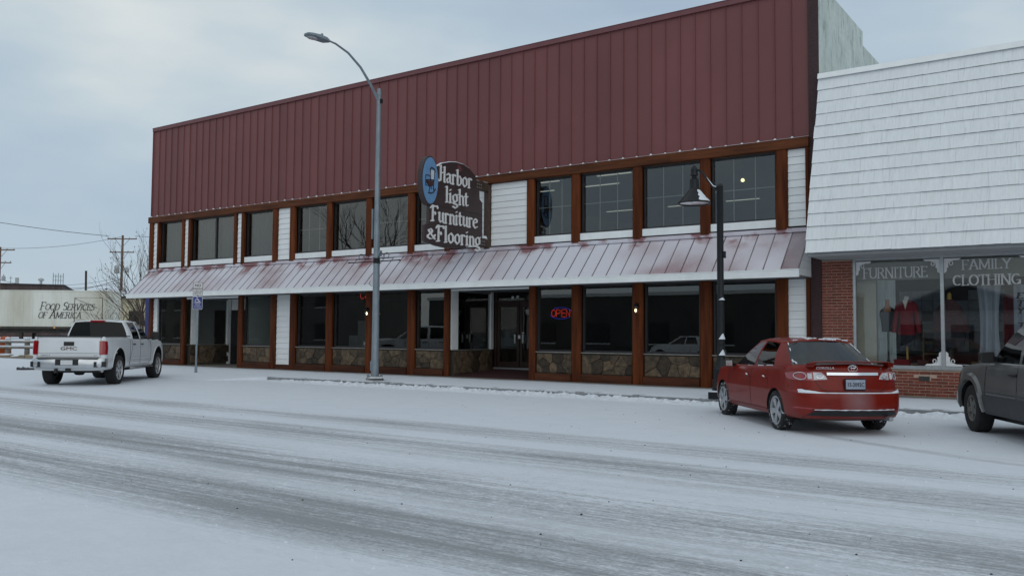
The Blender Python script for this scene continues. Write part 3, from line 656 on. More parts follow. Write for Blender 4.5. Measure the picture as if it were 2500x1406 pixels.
# nail heads on the lower posts
# ------------------------------------------------------------------ hanging blade sign
sg = thing('hanging_sign', 'dark brown carved blade sign reading Harbor light Furniture & Flooring', 'sign', (-16.5, -.1, 4.05))
SX = -16.5
out = [(-2.76, 6.05), (-2.70, 6.37), (-2.41, 6.53), (-2.07, 6.62), (-1.76, 6.67), (-1.41, 6.66), (-1.12, 6.59), (-.86, 6.45), (-.68, 6.25), (-.59, 6.02), (-.57, 5.70), (-.43, 5.60), (-.42, 4.27), (-.90, 4.22), (-1.30, 4.12), (-1.65, 4.06), (-2.13, 4.04), (-2.63, 4.07), (-2.99, 4.13), (-3.17, 4.17), (-3.17, 4.62), (-2.99, 4.69), (-2.97, 5.22)]
MB().prism(out, lambda u, v, w: (SX - .05 + w, u, v), .10).build('board', 'sign_board', sg)
MB().box(SX - .02, SX + .056, -2.95, -.44, 5.225, 5.24).build('board_joint', 'print_black', sg)
ov = [(-2.98 + .34 * math.cos(R_(a)), 5.93 + .68 * math.sin(R_(a))) for a in range(0, 360, 12)]
MB().prism([(-2.98 + .37 * math.cos(R_(a)), 5.93 + .72 * math.sin(R_(a))) for a in range(0, 360, 12)], lambda u, v, w: (SX - .09 + w, u, v), .17).build('oval_back', 'sign_board', sg)
ovo = MB().prism(ov, lambda u, v, w: (SX + .081 + w, u, v), .012).build('oval', 'sign_blue', sg)
def chairln(pts, r, mt='chair_line', nm='chair_line'):
    return MB().tube([(SX + .097, -2.98 + a, 5.93 + b) for a, b in pts], r, 6)
ch = MB()
for pts, r in (([(-.02, .33), (.00, .0), (.03, -.25)], .014), ([(.17, .28), (.14, .02), (.12, -.26)], .014), ([(-.03, .33), (.04, .38), (.14, .36), (.19, .27)], .022), ([(-.22, .12), (-.16, .14), (.0, .12)], .014), ([(-.22, .13), (-.22, -.16)], .012), ([(-.22, -.16), (-.02, -.17)], .012),
                ([(-.20, -.02), (-.02, .02), (.16, .03)], .018), ([(-.20, -.04), (-.04, -.18), (.10, -.12)], .018), ([(-.04, -.18), (-.07, -.36)], .013), ([(.12, -.14), (.16, -.30)], .013), ([(-.10, -.37), (.02, -.37), (.14, -.32), (.22, -.22)], .018), ([(-.20, -.12), (-.08, -.05)], .010)):
    ch.v += []; ch.tube([(SX + .097, -2.98 + a, 5.93 + b) for a, b in pts], r, 6)
ch.build('rocking_chair_outline', 'chair_line', ovo)
ch = MB()
for i in range(5): ch.tube([(SX + .096, -2.96 + .032 * i, 6.24), (SX + .096, -2.965 + .028 * i, 5.97)], .008, 5)
ch.build('chair_slat', 'print_white', ovo)
MB().prism([(-.18, -.03), (.14, .0), (.10, -.13), (-.05, -.17)], lambda u, v, w: (SX + .094 + w, -2.98 + u, 5.93 + v), .006).build('chair_seat', 'chair_paint', ovo)
fnS = lambda oy, oz: (lambda u, v, w: (SX + .0505 + w, oy + u, oz + v))
for txt, oy, oz, size, wd in (('Harbor', -2.58, 5.98, .47, 1.60), ('light', -2.27, 5.40, .47, 1.12), ('Furniture', -2.92, 4.77, .47, 2.24), ('&', -3.10, 4.24, .36, .42), ('Flooring', -2.66, 4.20, .48, 2.14)):
    pen(MB(), txt, GOTHIC, fnS(oy, oz), size, wd, nib=.108, ang=32, thin=.05, depth=.022).build('lettering', 'sign_letter', sg)
MB().tube([(SX + .056, -1.60 + .10 * math.cos(R_(a)), 6.50 + .12 * math.sin(R_(a))) for a in range(100, 450, 14)], .014, 6).build('carved_ring', 'chair_paint', sg)
MB().prism([(-1.60 + .085 * math.cos(R_(a)), 6.50 + .10 * math.sin(R_(a))) for a in range(0, 360, 20)], lambda u, v, w: (SX + .0505 + w, u, v), .003).build('carved_hole', 'red_trim', sg)
MB().box(-16.65, -16.41, -.12, .06, 4.18, 6.22, bev=.04).build('wall_post', 'bracket_wood', sg)
for z0, z1, y0 in ((5.99, 6.30, -.78), (4.22, 4.50, -.58)):
    MB().box(-16.60, -16.44, y0, -.122, z0, z1, bev=.03).build('bracket', 'bracket_wood', sg)
    b = MB()
    for i in range(6): b.lathe([(.02, 0), (.018, .012), (.004, .018)], (-16.438, y0 + .08 + .09 * (i % 3), z0 + .07 + .1 * (i // 3)), 'x', 8)
    b.build('bolt_head', 'galvanised', sg)
MB().loft([[(-16.60, -.40, 4.502), (-16.45, -.40, 4.502), (-16.45, -.14, 4.502), (-16.60, -.14, 4.502)], [(-16.57, -.34, 4.56), (-16.48, -.34, 4.56), (-16.48, -.18, 4.59), (-16.57, -.18, 4.59)]]).build('snow_cap', 'snow', sg)
# top edge snow on the sign
se = MB()
for a, b in zip(out[1:9], out[2:10]): se.loft([[(SX - .05, a[0], a[1] + .001), (SX + .05, a[0], a[1] + .001), (SX + .03, a[0], a[1] + .022), (SX - .03, a[0], a[1] + .022)], [(SX - .05, b[0], b[1] + .001), (SX + .05, b[0], b[1] + .001), (SX + .03, b[0], b[1] + .018), (SX - .03, b[0], b[1] + .018)]])
se.build('snow_cap', 'snow', sg)
# ------------------------------------------------------------------ neon, lanterns, ceiling lights
ne = thing('neon_sign', 'red neon OPEN sign inside a blue neon oval, in the shop window', 'neon sign', (-14.02, .2, 1.9))
NY = .19
nm = MB()
def nline(pts, oy=0): nm.tube([(a, NY + oy, b) for a, b in pts], .0072, 6)
cx, cz = -13.93, 2.14
def L_(ox, pts): nline([(cx + ox + a, cz + b) for a, b in pts])
L_(-.32, arc(.07, 0, .075, .10, 0, 360, 14)); L_(-.145, [(0, -.11), (0, .11)] + arc(.06, .05, .07, .06, 90, -90, 6) + [(0, -.01)]); L_(.04, [(.13, .11), (0, .11), (0, -.11), (.13, -.11)]); L_(.04, [(0, 0), (.11, 0)]); L_(.20, [(0, -.11), (0, .11), (.12, -.11), (.12, .11)])
nm.build('letter_tube', 'neon_red', ne)
nm = MB(); nline([(cx + a, cz + b) for a, b in arc(0, 0, .40, .17, 15, 130, 14)], .01); nline([(cx + a, cz + b) for a, b in arc(0, 0, .40, .17, 195, 320, 14)], .01)
nm.build('oval_tube', 'neon_blue', ne)
MB().box(cx - .35, cx + .35, NY + .02, NY + .035, cz - .01, cz + .01).build('mount_bar', 'car_black', ne)
ne2 = thing('neon_sign', 'red script neon reading Carpet, high in the window behind the tall lamp pole', 'neon sign', (-21.7, .2, 2.6))
nm = MB(); cx, cz = -22.36, 2.81
L_(0, arc(.12, .02, .10, .11, 50, 320, 10)); L_(.24, arc(.07, -.03, .06, .06, 0, 360, 10) + [(.13, -.08)]); L_(.40, [(0, -.09), (0, .03), (.04, .0), (.08, .03)]); L_(.52, [(0, -.18), (0, .03)] + arc(.05, -.03, .055, .055, 90, -90, 6)); L_(.66, [(.0, -.03), (.12, -.01)] + arc(.06, -.03, .06, .06, 20, 310, 8)); L_(.84, [(.04, .12), (.02, -.06), (.06, -.09), (.1, -.06)]); L_(.84, [(-.02, .05), (.12, .06)])
nm.build('letter_tube', 'neon_red', ne2)
def lantern(x, z, label):
    t = thing('wall_lantern', label, 'lantern', (x, -.10, z), 0, 'brass wall lanterns on the posts')
    y = -.20
    MB().box(x - .04, x + .04, -.125, -.102, z + .02, z + .18).build('back_plate', 'black_metal', t)
    MB().tube([(x, -.12, z + .12), (x, -.16, z + .20), (x, y, z + .19)], .010, 6).build('arm', 'black_metal', t)
    MB().lathe([(.02, z + .19), (.035, z + .155), (.075, z + .115), (.078, z + .10)], (x, y, 0), 'z', 8).build('cap', 'black_metal', t)
    fr = MB()
    for k in range(6): a = 2 * math.pi * k / 6; fr.tube([(x + .068 * math.cos(a), y + .068 * math.sin(a), z + .10), (x + .06 * math.cos(a), y + .06 * math.sin(a), z - .10)], .006, 5)
    fr.lathe([(.066, z - .12), (.066, z - .10)], (x, y, 0), 'z', 8)
    fr.build('frame', 'black_metal', t)
    MB().lathe([(.062, z + .10), (.056, z - .098)], (x, y, 0), 'z', 12, caps=False).build('glass', 'shop_glass', t, smooth=True)
    MB().lathe([(.010, z - .06), (.024, z - .03), (.026, z), (.012, z + .03)], (x, y, 0), 'z', 10).build('bulb', 'lantern_bulb', t, smooth=True)
lantern(-21.64, 2.20, 'lit wall lantern on the wooden post beside the tall grey lamp pole')
lantern(-11.22, 2.20, 'lit wall lantern on the wooden post right of the OPEN sign')
k = 0
for x0, x1, y, ds in ((-13.55, -12.33, 1.70, 'nearest the window in the middle upper window'), (-14.85, -13.55, 3.2, 'second row back in the middle upper window'), (-17.2, -15.95, 8.9, 'far back, seen low in the middle upper window'), (-15.70, -14.95, 1.74, 'at the top of the narrow upper window'), (-16.7, -16.1, 3.24, 'second row back in the narrow upper window'), (-14.5, -13.3, 8.92, 'far back behind the hanging black lamp shade'), (-12.1, -10.8, 8.8, 'far back in the rightmost upper window')):
    t = thing('ceiling_light', 'fluorescent ceiling tube ' + ds, 'ceiling light', (x0, y, 6.45), 0, 'fluorescent lights upstairs')
    MB().box(x0, x1, y - .06, y + .06, 6.49, 6.525).build('housing', 'white_trim', t)
    MB().box(x0 + .02, x1 - .02, y - .03, y + .03, 6.472, 6.488).build('tube', 'tube_light', t)
t = thing('round_lamp', 'small round yellow lamp behind the rightmost upper window', 'lamp', (-9.0, 2.2, 5.9))
MB().lathe([(.01, 5.94), (.05, 5.96), (.055, 6.0), (.03, 6.04)], (-9.0, 2.2, 0), 'z', 12).build('bulb', 'spot_bulb', t, smooth=True)
MB().tube([(-9.0, 2.2, 6.05), (-9.0, 2.2, 6.52)], .008, 6).build('cord', 'car_black', t)
# goods seen through the ground floor glass
mat('dim_white', (.16, .16, .155), .7, .15, 5)
t = thing('display_cabinet', 'pale cabinet with a smaller box on top inside the window left of the lantern', 'cabinet', (-22.7, .7, .11))
MB().box(-23.25, -22.15, .55, 1.0, .11, 1.42).build('cabinet_body', 'dim_white', t); MB().box(-22.85, -22.35, .6, .95, 1.43, 1.95).build('upper_box', 'dim_white', t); MB().box(-22.5, -22.4, .535, .548, 1.10, 1.20).build('tag', 'print_white', t)
# ------------------------------------------------------------------ clothing shop with the white shingled mansard
cs = thing('clothing_shop', 'one storey brick shop under a big white shingled mansard', 'building', (-3, 0, .12))
CX0, CX1 = -6.15, 3.0
MY0, MZ0, MY1, MZ1 = -1.43, 3.44, -.17, 7.90
core = MB().prism([(MY0 + .12, MZ0 + .02), (.5, MZ0 + .02), (.5, MZ1 + .1), (MY1 + .09, MZ1 + .1)], lambda u, v, w: (CX0 + .03 + w, u, v), CX1 - CX0 - .06)
man = core.build('mansard', 'shingle', cs)
NC = 14; rs = random.Random(11)
sl = math.atan2(MZ1 - MZ0, MY1 - MY0); CL = math.hypot(MZ1 - MZ0, MY1 - MY0) / NC
ex, ez = math.cos(sl), math.sin(sl); nx_, nz_ = -math.sin(sl), math.cos(sl)
for c in range(NC):
    x = CX0 + rs.uniform(-.012, .012); first = True
    while x < CX1:
        wd = rs.uniform(.34, .52) if first and c % 2 else rs.uniform(.52, .72); first = False
        x2 = min(x + wd, CX1); t = .034 + rs.uniform(-.005, .006); d0 = c * CL + rs.uniform(-.005, .005); d1 = (c + 1) * CL + .03
        P = lambda d, n: (MY0 + ex * d + nx_ * n, MZ0 + ez * d + nz_ * n)
        a = x + .0012; b = x2 - .0012
        n = 7; rows = []
        m_ = MB(); lo0, lo1, hi0, hi1 = P(d0, t), P(d0, .0), P(d1, .010), P(d1, 0)
        top = []; bot = []
        jag = [rs.uniform(-.0018, .0018) for _ in range(n + 1)]
        for i in range(n + 1):
            xx = a + (b - a) * i / n; gq = -.007 if i in (2, 5) and rs.random() < .6 else 0
            l0 = P(d0 + jag[i], t + gq); top.append((xx, l0[0], l0[1])); bot.append((xx,) + P(d0 + jag[i], 0))
        up_ = [(a + (b - a) * i / n,) + hi0 for i in range(n + 1)]
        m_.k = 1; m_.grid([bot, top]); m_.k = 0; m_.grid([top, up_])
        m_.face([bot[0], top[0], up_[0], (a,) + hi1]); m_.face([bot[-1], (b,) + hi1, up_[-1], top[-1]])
        m_.build('shingle', ['shingle', 'shingle_butt_shade'], man, fix=False)
        x = x2
MB().prism([(MY1 - .05, MZ1 - .01), (MY1 - .085, MZ1 - .01), (MY1 - .045, MZ1 + .13), (MY1 + .3, MZ1 + .16), (MY1 + .3, MZ1 + .10), (MY1 + .02, MZ1 + .10)], lambda u, v, w: (CX0 - .01 + w, u, v), CX1 - CX0 + .02).build('ridge_cap', 'white_trim', cs)
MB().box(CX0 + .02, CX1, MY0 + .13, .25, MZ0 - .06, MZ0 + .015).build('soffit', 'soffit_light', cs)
MB().box(-6.1, CX1, .52, 14, 3.9, 7.6).build('roof_body', 'tar_roof', cs)
# brick: backing of grout with each brick proud of it
GY = .03
wb = MB().box(-6.19, -5.45, GY, .30, .12, 3.37).build('brick_pier', 'grout', cs)
wa = MB().box(-5.449, 2.6, GY, .30, .12, .745).build('brick_wall', 'grout', cs)
bw, bh, gp = .230, .0580, .0135
bm_ = MB().box(0, bw, -.011, .03, 0, bh, bev=.004); bme = bpy.data.meshes.new('brick'); bme.from_pydata([tuple(v) for v in bm_.v], [], bm_.f); bme.materials.append(M['brick'])
def bricks(x0, x1, z0, z1, parent, skip=None):
    n = int((z1 - z0) / (bh + gp)); r = random.Random(int(-x0 * 100))
    for i in range(n):
        z = z0 + i * (bh + gp); x = x0 - (0 if i % 2 else (bw + gp) / 2)
        while x < x1 - .02:
            a, b = max(x, x0), min(x + bw, x1)
            if b - a > .02 and not (skip and skip[0] < (a + b) / 2 < skip[1] and skip[2] < z + bh / 2 < skip[3]):
                piece('brick', bme, parent, (a, GY + r.uniform(-.002, .002), z), (0, 0, 0), ((b - a) / bw, 1, 1))
            x += bw + gp
bricks(-6.185, -5.455, .135, 3.36, wb); bricks(-5.44, -1.3, .135, .745, wa, (-4.02, -3.74, .47, .60))
mat('vent', (.05, .05, .045), .6, .2, 10)
v = MB().box(-4.0, -3.77, GY - .012, GY + .02, .475, .59)
for i in range(5): v.box(-3.99, -3.78, GY - .02, GY - .013, .485 + i * .02, .495 + i * .02)
v.build('air_vent', 'vent', cs)
# shop window
WZ0, WZ1, WY = .83, 3.33, .06
fr = MB().box(-5.44, -5.38, WY - .05, WY + .06, WZ0, WZ1).box(-3.51, -3.435, WY - .05, WY + .06, WZ0, WZ1).box(-1.56, -1.49, WY - .05, WY + .06, WZ0, WZ1).box(-5.44, 2.6, WY - .055, WY + .06, WZ1 + .001, WZ1 + .05)
frm = fr.build('window_frame', 'aluminium', cs)
MB().box(-5.46, 2.6, WY - .09, WY + .06, .748, .778).box(-5.46, 2.6, WY - .075, WY + .06, .779, .829).build('window_sill', 'aluminium', cs)
for a, b in ((-5.378, -3.512), (-3.433, -1.562), (-1.488, 2.6)): MB().box(a, b, WY, WY + .008, WZ0 + .002, WZ1).build('pane', 'shop_glass', frm)
GF = lambda ox, oz: (lambda u, v, w: (ox + u, WY - .001 - w, oz + v))
mat('window_paint', (.52, .53, .53), .6, .06, 12)
pen(MB(), 'FURNITURE', ROMAN, GF(-5.21, 2.90), .25, 1.44, nib=.125, thin=.05, serif=True, depth=.003).build('lettering', 'window_paint', frm)
pen(MB(), 'FAMILY', ROMAN, GF(-3.06, 3.04), .225, .99, nib=.125, thin=.05, serif=True, depth=.003).build('lettering', 'window_paint', frm)
pen(MB(), 'CLOTHING', ROMAN, GF(-3.25, 2.68), .235, 1.37, nib=.15, thin=.055, serif=True, depth=.003).build('lettering', 'window_paint', frm)
vt = MB()
for i, c in enumerate('ETY THRI'): pen(vt, c, ROMAN, GF(-1.99, 2.36 - i * .165), .13, .13, nib=.24, thin=.08, serif=True, depth=.003, shear=.25) if c != ' ' else None
vt.build('lettering', 'print_black', frm)
def scroll(ox, oz, sx, sz, nm='corner_scroll'):
    f = lambda u, v, w: (ox + sx * u, WY - .001 - w, oz + sz * v)
    b = MB()
    b.prism([(0, 0), (.36, 0), (.31, .045), (.22, .045), (.14, .075), (0, .075)], f, .004)
    b.prism([(0, .076), (.11, .076), (.085, .13), (.095, .20), (.06, .22), (.055, .30), (0, .34)], f, .004)
    b.tube([f(.15 + .035 * math.cos(R_(a)), .115 + .038 * math.sin(R_(a)), .004) for a in range(-60, 250, 20)], .010, 5)
    b.build(nm, 'print_white', frm)
scroll(-5.375, WZ1 - .02, 1, -1); scroll(-3.515, WZ1 - .02, -1, -1); scroll(-3.43, WZ1 - .02, 1, -1); scroll(-1.565, WZ1 - .02, -1, -1); scroll(-3.515, WZ0 + .005, -1, 1); scroll(-3.43, WZ0 + .005, 1, 1)
# inside
mat('shop_beige', (.33, .31, .255), .85, .06, 3); mat('shop_band', (.17, .165, .145), .85, .08, 4); mat('shop_floor', (.08, .06, .05), .8, .2, 5); mat('quilt_a', (.11, .125, .15), .9, .2, 5); mat('quilt_b', (.15, .155, .165), .9, .2, 6); mat('shop_dark', (.045, .042, .045), .9, .2, 4)
MB().box(-5.44, 2.6, .31, 2.6, .70, .80).build('display_floor', 'shop_floor', cs)
MB().box(-5.46, 2.6, .31, 2.6, 3.34, 3.40).build('shop_ceiling', 'shop_beige', cs)
MB().box(-5.44, 2.6, .26, .29, 2.86, 3.33).build('valance_board', 'shop_band', cs)
MB().box(-5.50, -5.445, .31, 2.6, .81, 3.33).box(-5.44, -5.0, .40, .44, .81, 3.33).build('partition', 'shop_beige', cs)
MB().box(-4.98, 2.6, 2.5, 2.58, .81, 3.33).build('partition', 'shop_dark', cs)
rq = random.Random(8); qa = MB(); qb = MB()
for i in range(9):
    for j in range(6):
        if rq.random() < .72: (qa if (i + j + rq.randint(0, 1)) % 2 else qb).box(-4.7 + i * .26, -4.7 + i * .26 + .25, 1.55 + .004 * ((i + j) % 3), 1.57 + .004 * ((i + j) % 3), 1.15 + j * .25, 1.15 + j * .25 + .24)
t = thing('hanging_quilt', 'blue and grey patchwork quilt hanging behind the mannequins', 'quilt', (-3.6, 1.55, .8))
qa.build('patch_cloth', 'quilt_a', t); qb.build('patch_cloth', 'quilt_b', t)
mat('jacket_red', (.15, .004, .011), .85, .2, 6, bump=.3); mat('skirt_dark', (.015, .015, .022), .9, .2, 6); mat('poncho', (.065, .025, .027), .9, .3, 9, bump=.3); mat('mannequin_pale', (.50, .47, .42), .6, .05, 5); mat('stand_yellow', (.35, .22, .04), .6, .1, 5); mat('skin_print', (.40, .18, .10), .8, .1, 6)
def body(prof, x, y, flat=.6, seg=18):
    return [[(x + r * math.cos(2 * math.pi * k / seg), y + r * flat * math.sin(2 * math.pi * k / seg), z) for k in range(seg)] for r, z in prof]
t = thing('mannequin', 'mannequin in a red jacket and dark skirt on a yellow stand', 'mannequin', (-4.38, .75, .8))
X_, Y_ = -4.38, .75
MB().lathe([(.20, .80), (.18, .83), (.05, .86), (.025, .95), (.025, 1.35)], (X_, Y_, 0), 'z', 14).build('stand', 'stand_yellow', t, smooth=True)
MB().loft(body([(.17, 1.28), (.19, 1.45), (.18, 1.72)], X_, Y_)).build('skirt', 'skirt_dark', t, smooth=True)
MB().loft(body([(.21, 1.55), (.19, 1.75), (.165, 1.98), (.20, 2.18), (.22, 2.28), (.17, 2.36), (.07, 2.40)], X_, Y_)).build('jacket', 'jacket_red', t, smooth=True)
for s in (-1, 1): MB().tube([(X_ + s * .12, Y_, 2.34), (X_ + s * .19, Y_, 2.27), (X_ + s * .24, Y_ - .02, 2.0), (X_ + s * .28, Y_ - .05, 1.66), (X_ + s * .285, Y_ - .05, 1.60)], [.04, .062, .06, .062, .05], 10).build('sleeve', 'jacket_red', t, smooth=True)
MB().prism([(-.06, 2.39), (.06, 2.39), (.0, 2.16)], lambda u, v, w: (X_ + u, Y_ - .150 + (2.39 - v) * -.02 + w, v), .01).build('shirt_front', 'mannequin_pale', t)
MB().lathe([(.055, 2.38), (.05, 2.47), (.03, 2.49)], (X_, Y_, 0), 'z', 12).build('neck', 'mannequin_pale', t, smooth=True)
t = thing('mannequin', 'mannequin in a wide brown poncho behind the window mullion', 'mannequin', (-3.45, .85, .8))
X_, Y_ = -3.45, .85
MB().lathe([(.18, .80), (.05, .86), (.025, .95), (.025, 1.6)], (X_, Y_, 0), 'z', 14).build('stand', 'car_black', t, smooth=True)
MB().loft(body([(.44, 1.62), (.42, 1.70), (.34, 2.0), (.25, 2.22), (.13, 2.36), (.08, 2.40)], X_, Y_)).build('poncho', 'poncho', t, smooth=True)
MB().loft(body([(.30, 1.25), (.34, 1.5), (.36, 1.7)], X_, Y_)).build('underskirt', 'skirt_dark', t, smooth=True)
MB().lathe([(.055, 2.38), (.05, 2.48), (.05, 2.52), (.02, 2.56)], (X_, Y_, 0), 'z', 12).build('neck', 'stand_yellow', t, smooth=True)
t = thing('mannequin', 'dark dressed mannequin bust with a peach neckline at the window left', 'mannequin', (-4.93, 1.1, .8))
X_, Y_ = -4.86, 1.0
MB().lathe([(.16, .80), (.05, .86), (.025, .95), (.025, 1.7)], (X_, Y_, 0), 'z', 14).build('stand', 'car_black', t, smooth=True)
MB().loft(body([(.15, 1.62), (.16, 1.8), (.20, 2.06), (.18, 2.16), (.07, 2.24)], X_, Y_)).build('dress', 'skirt_dark', t, smooth=True)
MB().lathe([(.115, 2.12), (.085, 2.22), (.05, 2.30), (.045, 2.42)], (X_, Y_ - .05, 0), 'z', 12).build('neck', 'skin_print', t, smooth=True)
mat('curtain', (.25, .27, .31), .85, .1, 3, stretch=(4, 4, .4)); mat('drape_red', (.12, .012, .02), .9, .3, 5)
def curtain(x0, x1, y, z0, z1, mt, label, wav=.05, top=None):
    n = int((x1 - x0) / .02); rows = []
    for j in range(9):
        z = z0 + (z1 - z0) * j / 8; pin = 1 - (.25 * math.sin(math.pi * j / 8) if top else 0)
        rows.append([((x0 + x1) / 2 + (x0 + (x1 - x0) * i / n - (x0 + x1) / 2) * pin, y + wav * math.sin(i * .55 + .4 * math.sin(j)) * (.5 + .5 * j / 8 if False else 1), z) for i in range(n + 1)])
    tag(MB().grid(rows).build('curtain', mt, smooth=60, fix=False), label, 'curtain')
curtain(-2.85, -2.36, .72, .82, 2.70, 'curtain', 'pale blue sheer curtain hanging in the right shop window', top=1)
curtain(-2.34, -2.12, .95, .82, 2.5, 'drape_red', 'dark red drape right of the pale sheer curtain')
curtain(-2.10, -1.2, .66, .82, 2.70, 'curtain', 'pale curtain behind the upright dark letters')
t = thing('shelf_unit', 'low wooden shelf unit between the mannequins in the shop window', 'shelf', (-3.85, 1.2, .8))
mat('shelf_wood', (.10, .075, .03), .7, .2, 6)
s_ = MB().box(-4.1, -4.07, 1.1, 1.45, .81, 1.62).box(-3.5, -3.47, 1.1, 1.45, .81, 1.62)
for z in (.83, 1.08, 1.34, 1.6): s_.box(-4.07, -3.5, 1.1, 1.45, z, z + .025)
s_.build('shelf_frame', 'shelf_wood', t)
MB().box(-4.15, -3.4, 1.08, 1.47, 1.63, 1.66).build('shelf_top', 'dim_white', t)
for x, z, w_, h, m_, lb in ((-4.62, .81, .34, .13, 'jacket_red', 'red box at the bottom left of the shop window'), (-4.10, .81, .22, .12, 'poncho', 'small pinkish box beside the red box in the shop window'), (-2.95, .81, .30, .10, 'shelf_wood', 'flat wooden tray at the bottom of the right shop window')):
    b = thing('display_box', lb, 'box', (x, .45, .8)); MB().box(x, x + w_, .42, .62, z, z + h).build('box_body', m_, b); MB().box(x - .01, x + w_ + .01, .41, .63, z + h + .001, z + h + .02).build('box_lid', m_, b)
# ------------------------------------------------------------------ street furniture
t = thing('street_lamp', 'tall grey galvanised street lamp with curved arm over the road', 'street lamp', (-18.2, -3.3, .12))
LX, LY = -18.2, -3.3
MB().lathe([(.118, .20), (.114, .6), (.092, 4.5), (.066, 8.55), (.066, 8.62)], (LX, LY, 0), 'z', 12).build('pole', 'galvanised', t, smooth=True)
MB().lathe([(.26, .12), (.26, .19), (.18, .21), (.17, .25)], (LX, LY, 0), 'z', 8).build('base_plate', 'concrete', t)
MB().lathe([(.27, .195), (.16, .225), (.12, .22)], (LX + .12, LY - .06, 0), 'z', 12).build('base_snow', 'snow', t)
bs = MB()
for k in range(4): a = R_(45 + 90 * k); bs.lathe([(.035, .20), (.035, .29), (.01, .30)], (LX + .2 * math.cos(a), LY + .2 * math.sin(a), 0), 'z', 6)
bs.build('anchor_bolt', 'galvanised', t)
MB().box(LX - .14, LX - .09, LY - .06, LY + .07, .40, .68).build('hand_hole_cover', 'galvanised', t)
MB().tube([(LX, -3.30, 8.42), (LX, -3.42, 8.58), (LX, -3.69, 8.90), (LX, -4.09, 9.28), (LX, -4.59, 9.57), (LX, -5.08, 9.70), (LX, -5.42, 9.72)], [.046, .043, .04, .036, .032, .028, .026], 10).build('arm', 'galvanised', t, smooth=True)
MB().lathe([(.07, 8.62), (.078, 8.68), (.06, 8.72), (.06, 8.80), (.02, 8.84)], (LX, LY, 0), 'z', 12).build('pole_cap', 'galvanised', t, smooth=True)
MB().box(LX + .068, LX + .12, LY - .03, LY + .04, 8.38, 8.50).build('clamp', 'black_metal', t)
hd = []
for yy, hw, z0, z1 in ((-5.32, .04, 9.67, 9.75), (-5.48, .12, 9.63, 9.78), (-5.72, .155, 9.63, 9.78), (-6.0, .155, 9.63, 9.75), (-6.14, .13, 9.63, 9.72), (-6.21, .06, 9.64, 9.68)):
    hd.append([(LX - hw, yy, z0 + .03), (LX - hw * .8, yy, z0), (LX + hw * .8, yy, z0), (LX + hw, yy, z0 + .03), (LX + hw * .85, yy, z1 - .03), (LX + hw * .4, yy, z1), (LX - hw * .4, yy, z1), (LX - hw * .85, yy, z1 - .03)])
h = MB().loft(hd).build('lamp_head', 'galvanised', t, smooth=50)
MB().prism([(LX + .105 * math.cos(R_(a)), -5.95 + .17 * math.sin(R_(a))) for a in range(0, 360, 20)], lambda u, v, w: (u, v, 9.627 + w), -.025).build('lens', 'lamp_clear', h)
MB().lathe([(.035, 9.775), (.035, 9.84), (.015, 9.85)], (LX, -5.6, 0), 'z', 10).build('photocell', 'galvanised', h)
# flower-basket bracket on the pole
br = MB()
for s in (-1, 1):
    br.tube([(LX + s * .10, LY - .12, 3.62), (LX + s * 1.02, LY - .12, 3.62)], .016, 6)
    br.tube([(LX + s * .10, LY - .12, 3.70), (LX + s * .75, LY - .12, 3.70)], .010, 6)
    for q in (.30, .52): br.tube([(LX + s * (q + .09 * math.cos(R_(a))), LY - .12, 3.78 + .08 * math.sin(R_(a))) for a in range(-90, 240, 30)], .009, 5)
    br.lathe([(.022, -.02), (.022, .02)], (LX + s * 1.03, LY - .12, 3.62), 'x', 8)
br.lathe([(.105, 3.57), (.105, 3.73)], (LX, LY, 0), 'z', 12, caps=True)
br.build('basket_bracket', 'black_metal', t)
MB().box(LX - .15, LX - .11, LY - .08, LY + .0, 4.3, 5.2).box(LX + .09, LX + .17, LY - .05, LY + .05, 3.78, 3.95).lathe([(.10, 4.9), (.10, 4.94)], (LX, LY, 0), 'z', 12).lathe([(.10, 4.36), (.10, 4.4)], (LX, LY, 0), 'z', 12).build('conduit', 'galvanised', t)
MB().lathe([(.11, 2.88), (.11, 2.94)], (LX, LY, 0), 'z', 12).tube([(LX - .14, LY - .05, 2.9), (LX - .22, LY - .08, 2.98), (LX - .16, LY - .08, 3.05)], .012, 6).build('strap', 'galvanised', t)
# black ornamental lamp
BX, BY = -7.50, -3.3
t = thing('ornamental_lamp', 'black ornamental lamp post with hanging cone shade beside the red car', 'street lamp', (BX, BY, .12))
MB().lathe([(.20, .12), (.20, .35), (.16, .40), (.16, .75), (.12, .80), (.10, .95), (.085, 1.0), (.080, 2.2), (.080, 2.26), (.075, 2.28), (.075, 4.86), (.085, 4.88), (.05, 4.93), (.02, 4.95)], (BX, BY, 0), 'z', 14).build('post', 'black_metal', t, smooth=35)
px_ = BX - .62
MB().tube([(BX, BY, 4.80), (BX - .06, BY, 4.82), (BX - .16, BY, 4.88), (BX - .28, BY, 5.04), (BX - .40, BY, 5.22), (BX - .50, BY, 5.31), (px_, BY, 5.32)], .026, 8).build('scroll_arm', 'black_metal', t, smooth=True)
MB().tube([(BX - .02, BY - .008, 4.858), (BX - .16, BY - .008, 4.912), (BX - .27, BY - .008, 5.055), (BX - .36, BY - .008, 5.185)], [.008, .013, .012, .004], 6).build('arm_snow', 'snow', t)
MB().lathe([(.02, 5.43), (.05, 5.40), (.075, 5.36), (.085, 5.30), (.075, 5.25), (.09, 5.22), (.09, 5.19), (.06, 5.17), (.06, 5.14), (.10, 5.10), (.105, 4.90), (.115, 4.88)], (px_, BY, 0), 'z', 16).build('lamp_body', 'black_metal', t, smooth=40)
mat('shade_snow', (.012, .015, .018), .32, .2, 8, snow=None)
MB().lathe([(.115, 4.88), (.375, 4.56), (.375, 4.53), (.355, 4.535), (.10, 4.86)], (px_, BY, 0), 'z', 28).build('shade', 'black_metal', t, smooth=35)
sg_ = MB(); rr2 = random.Random(4); rows = []
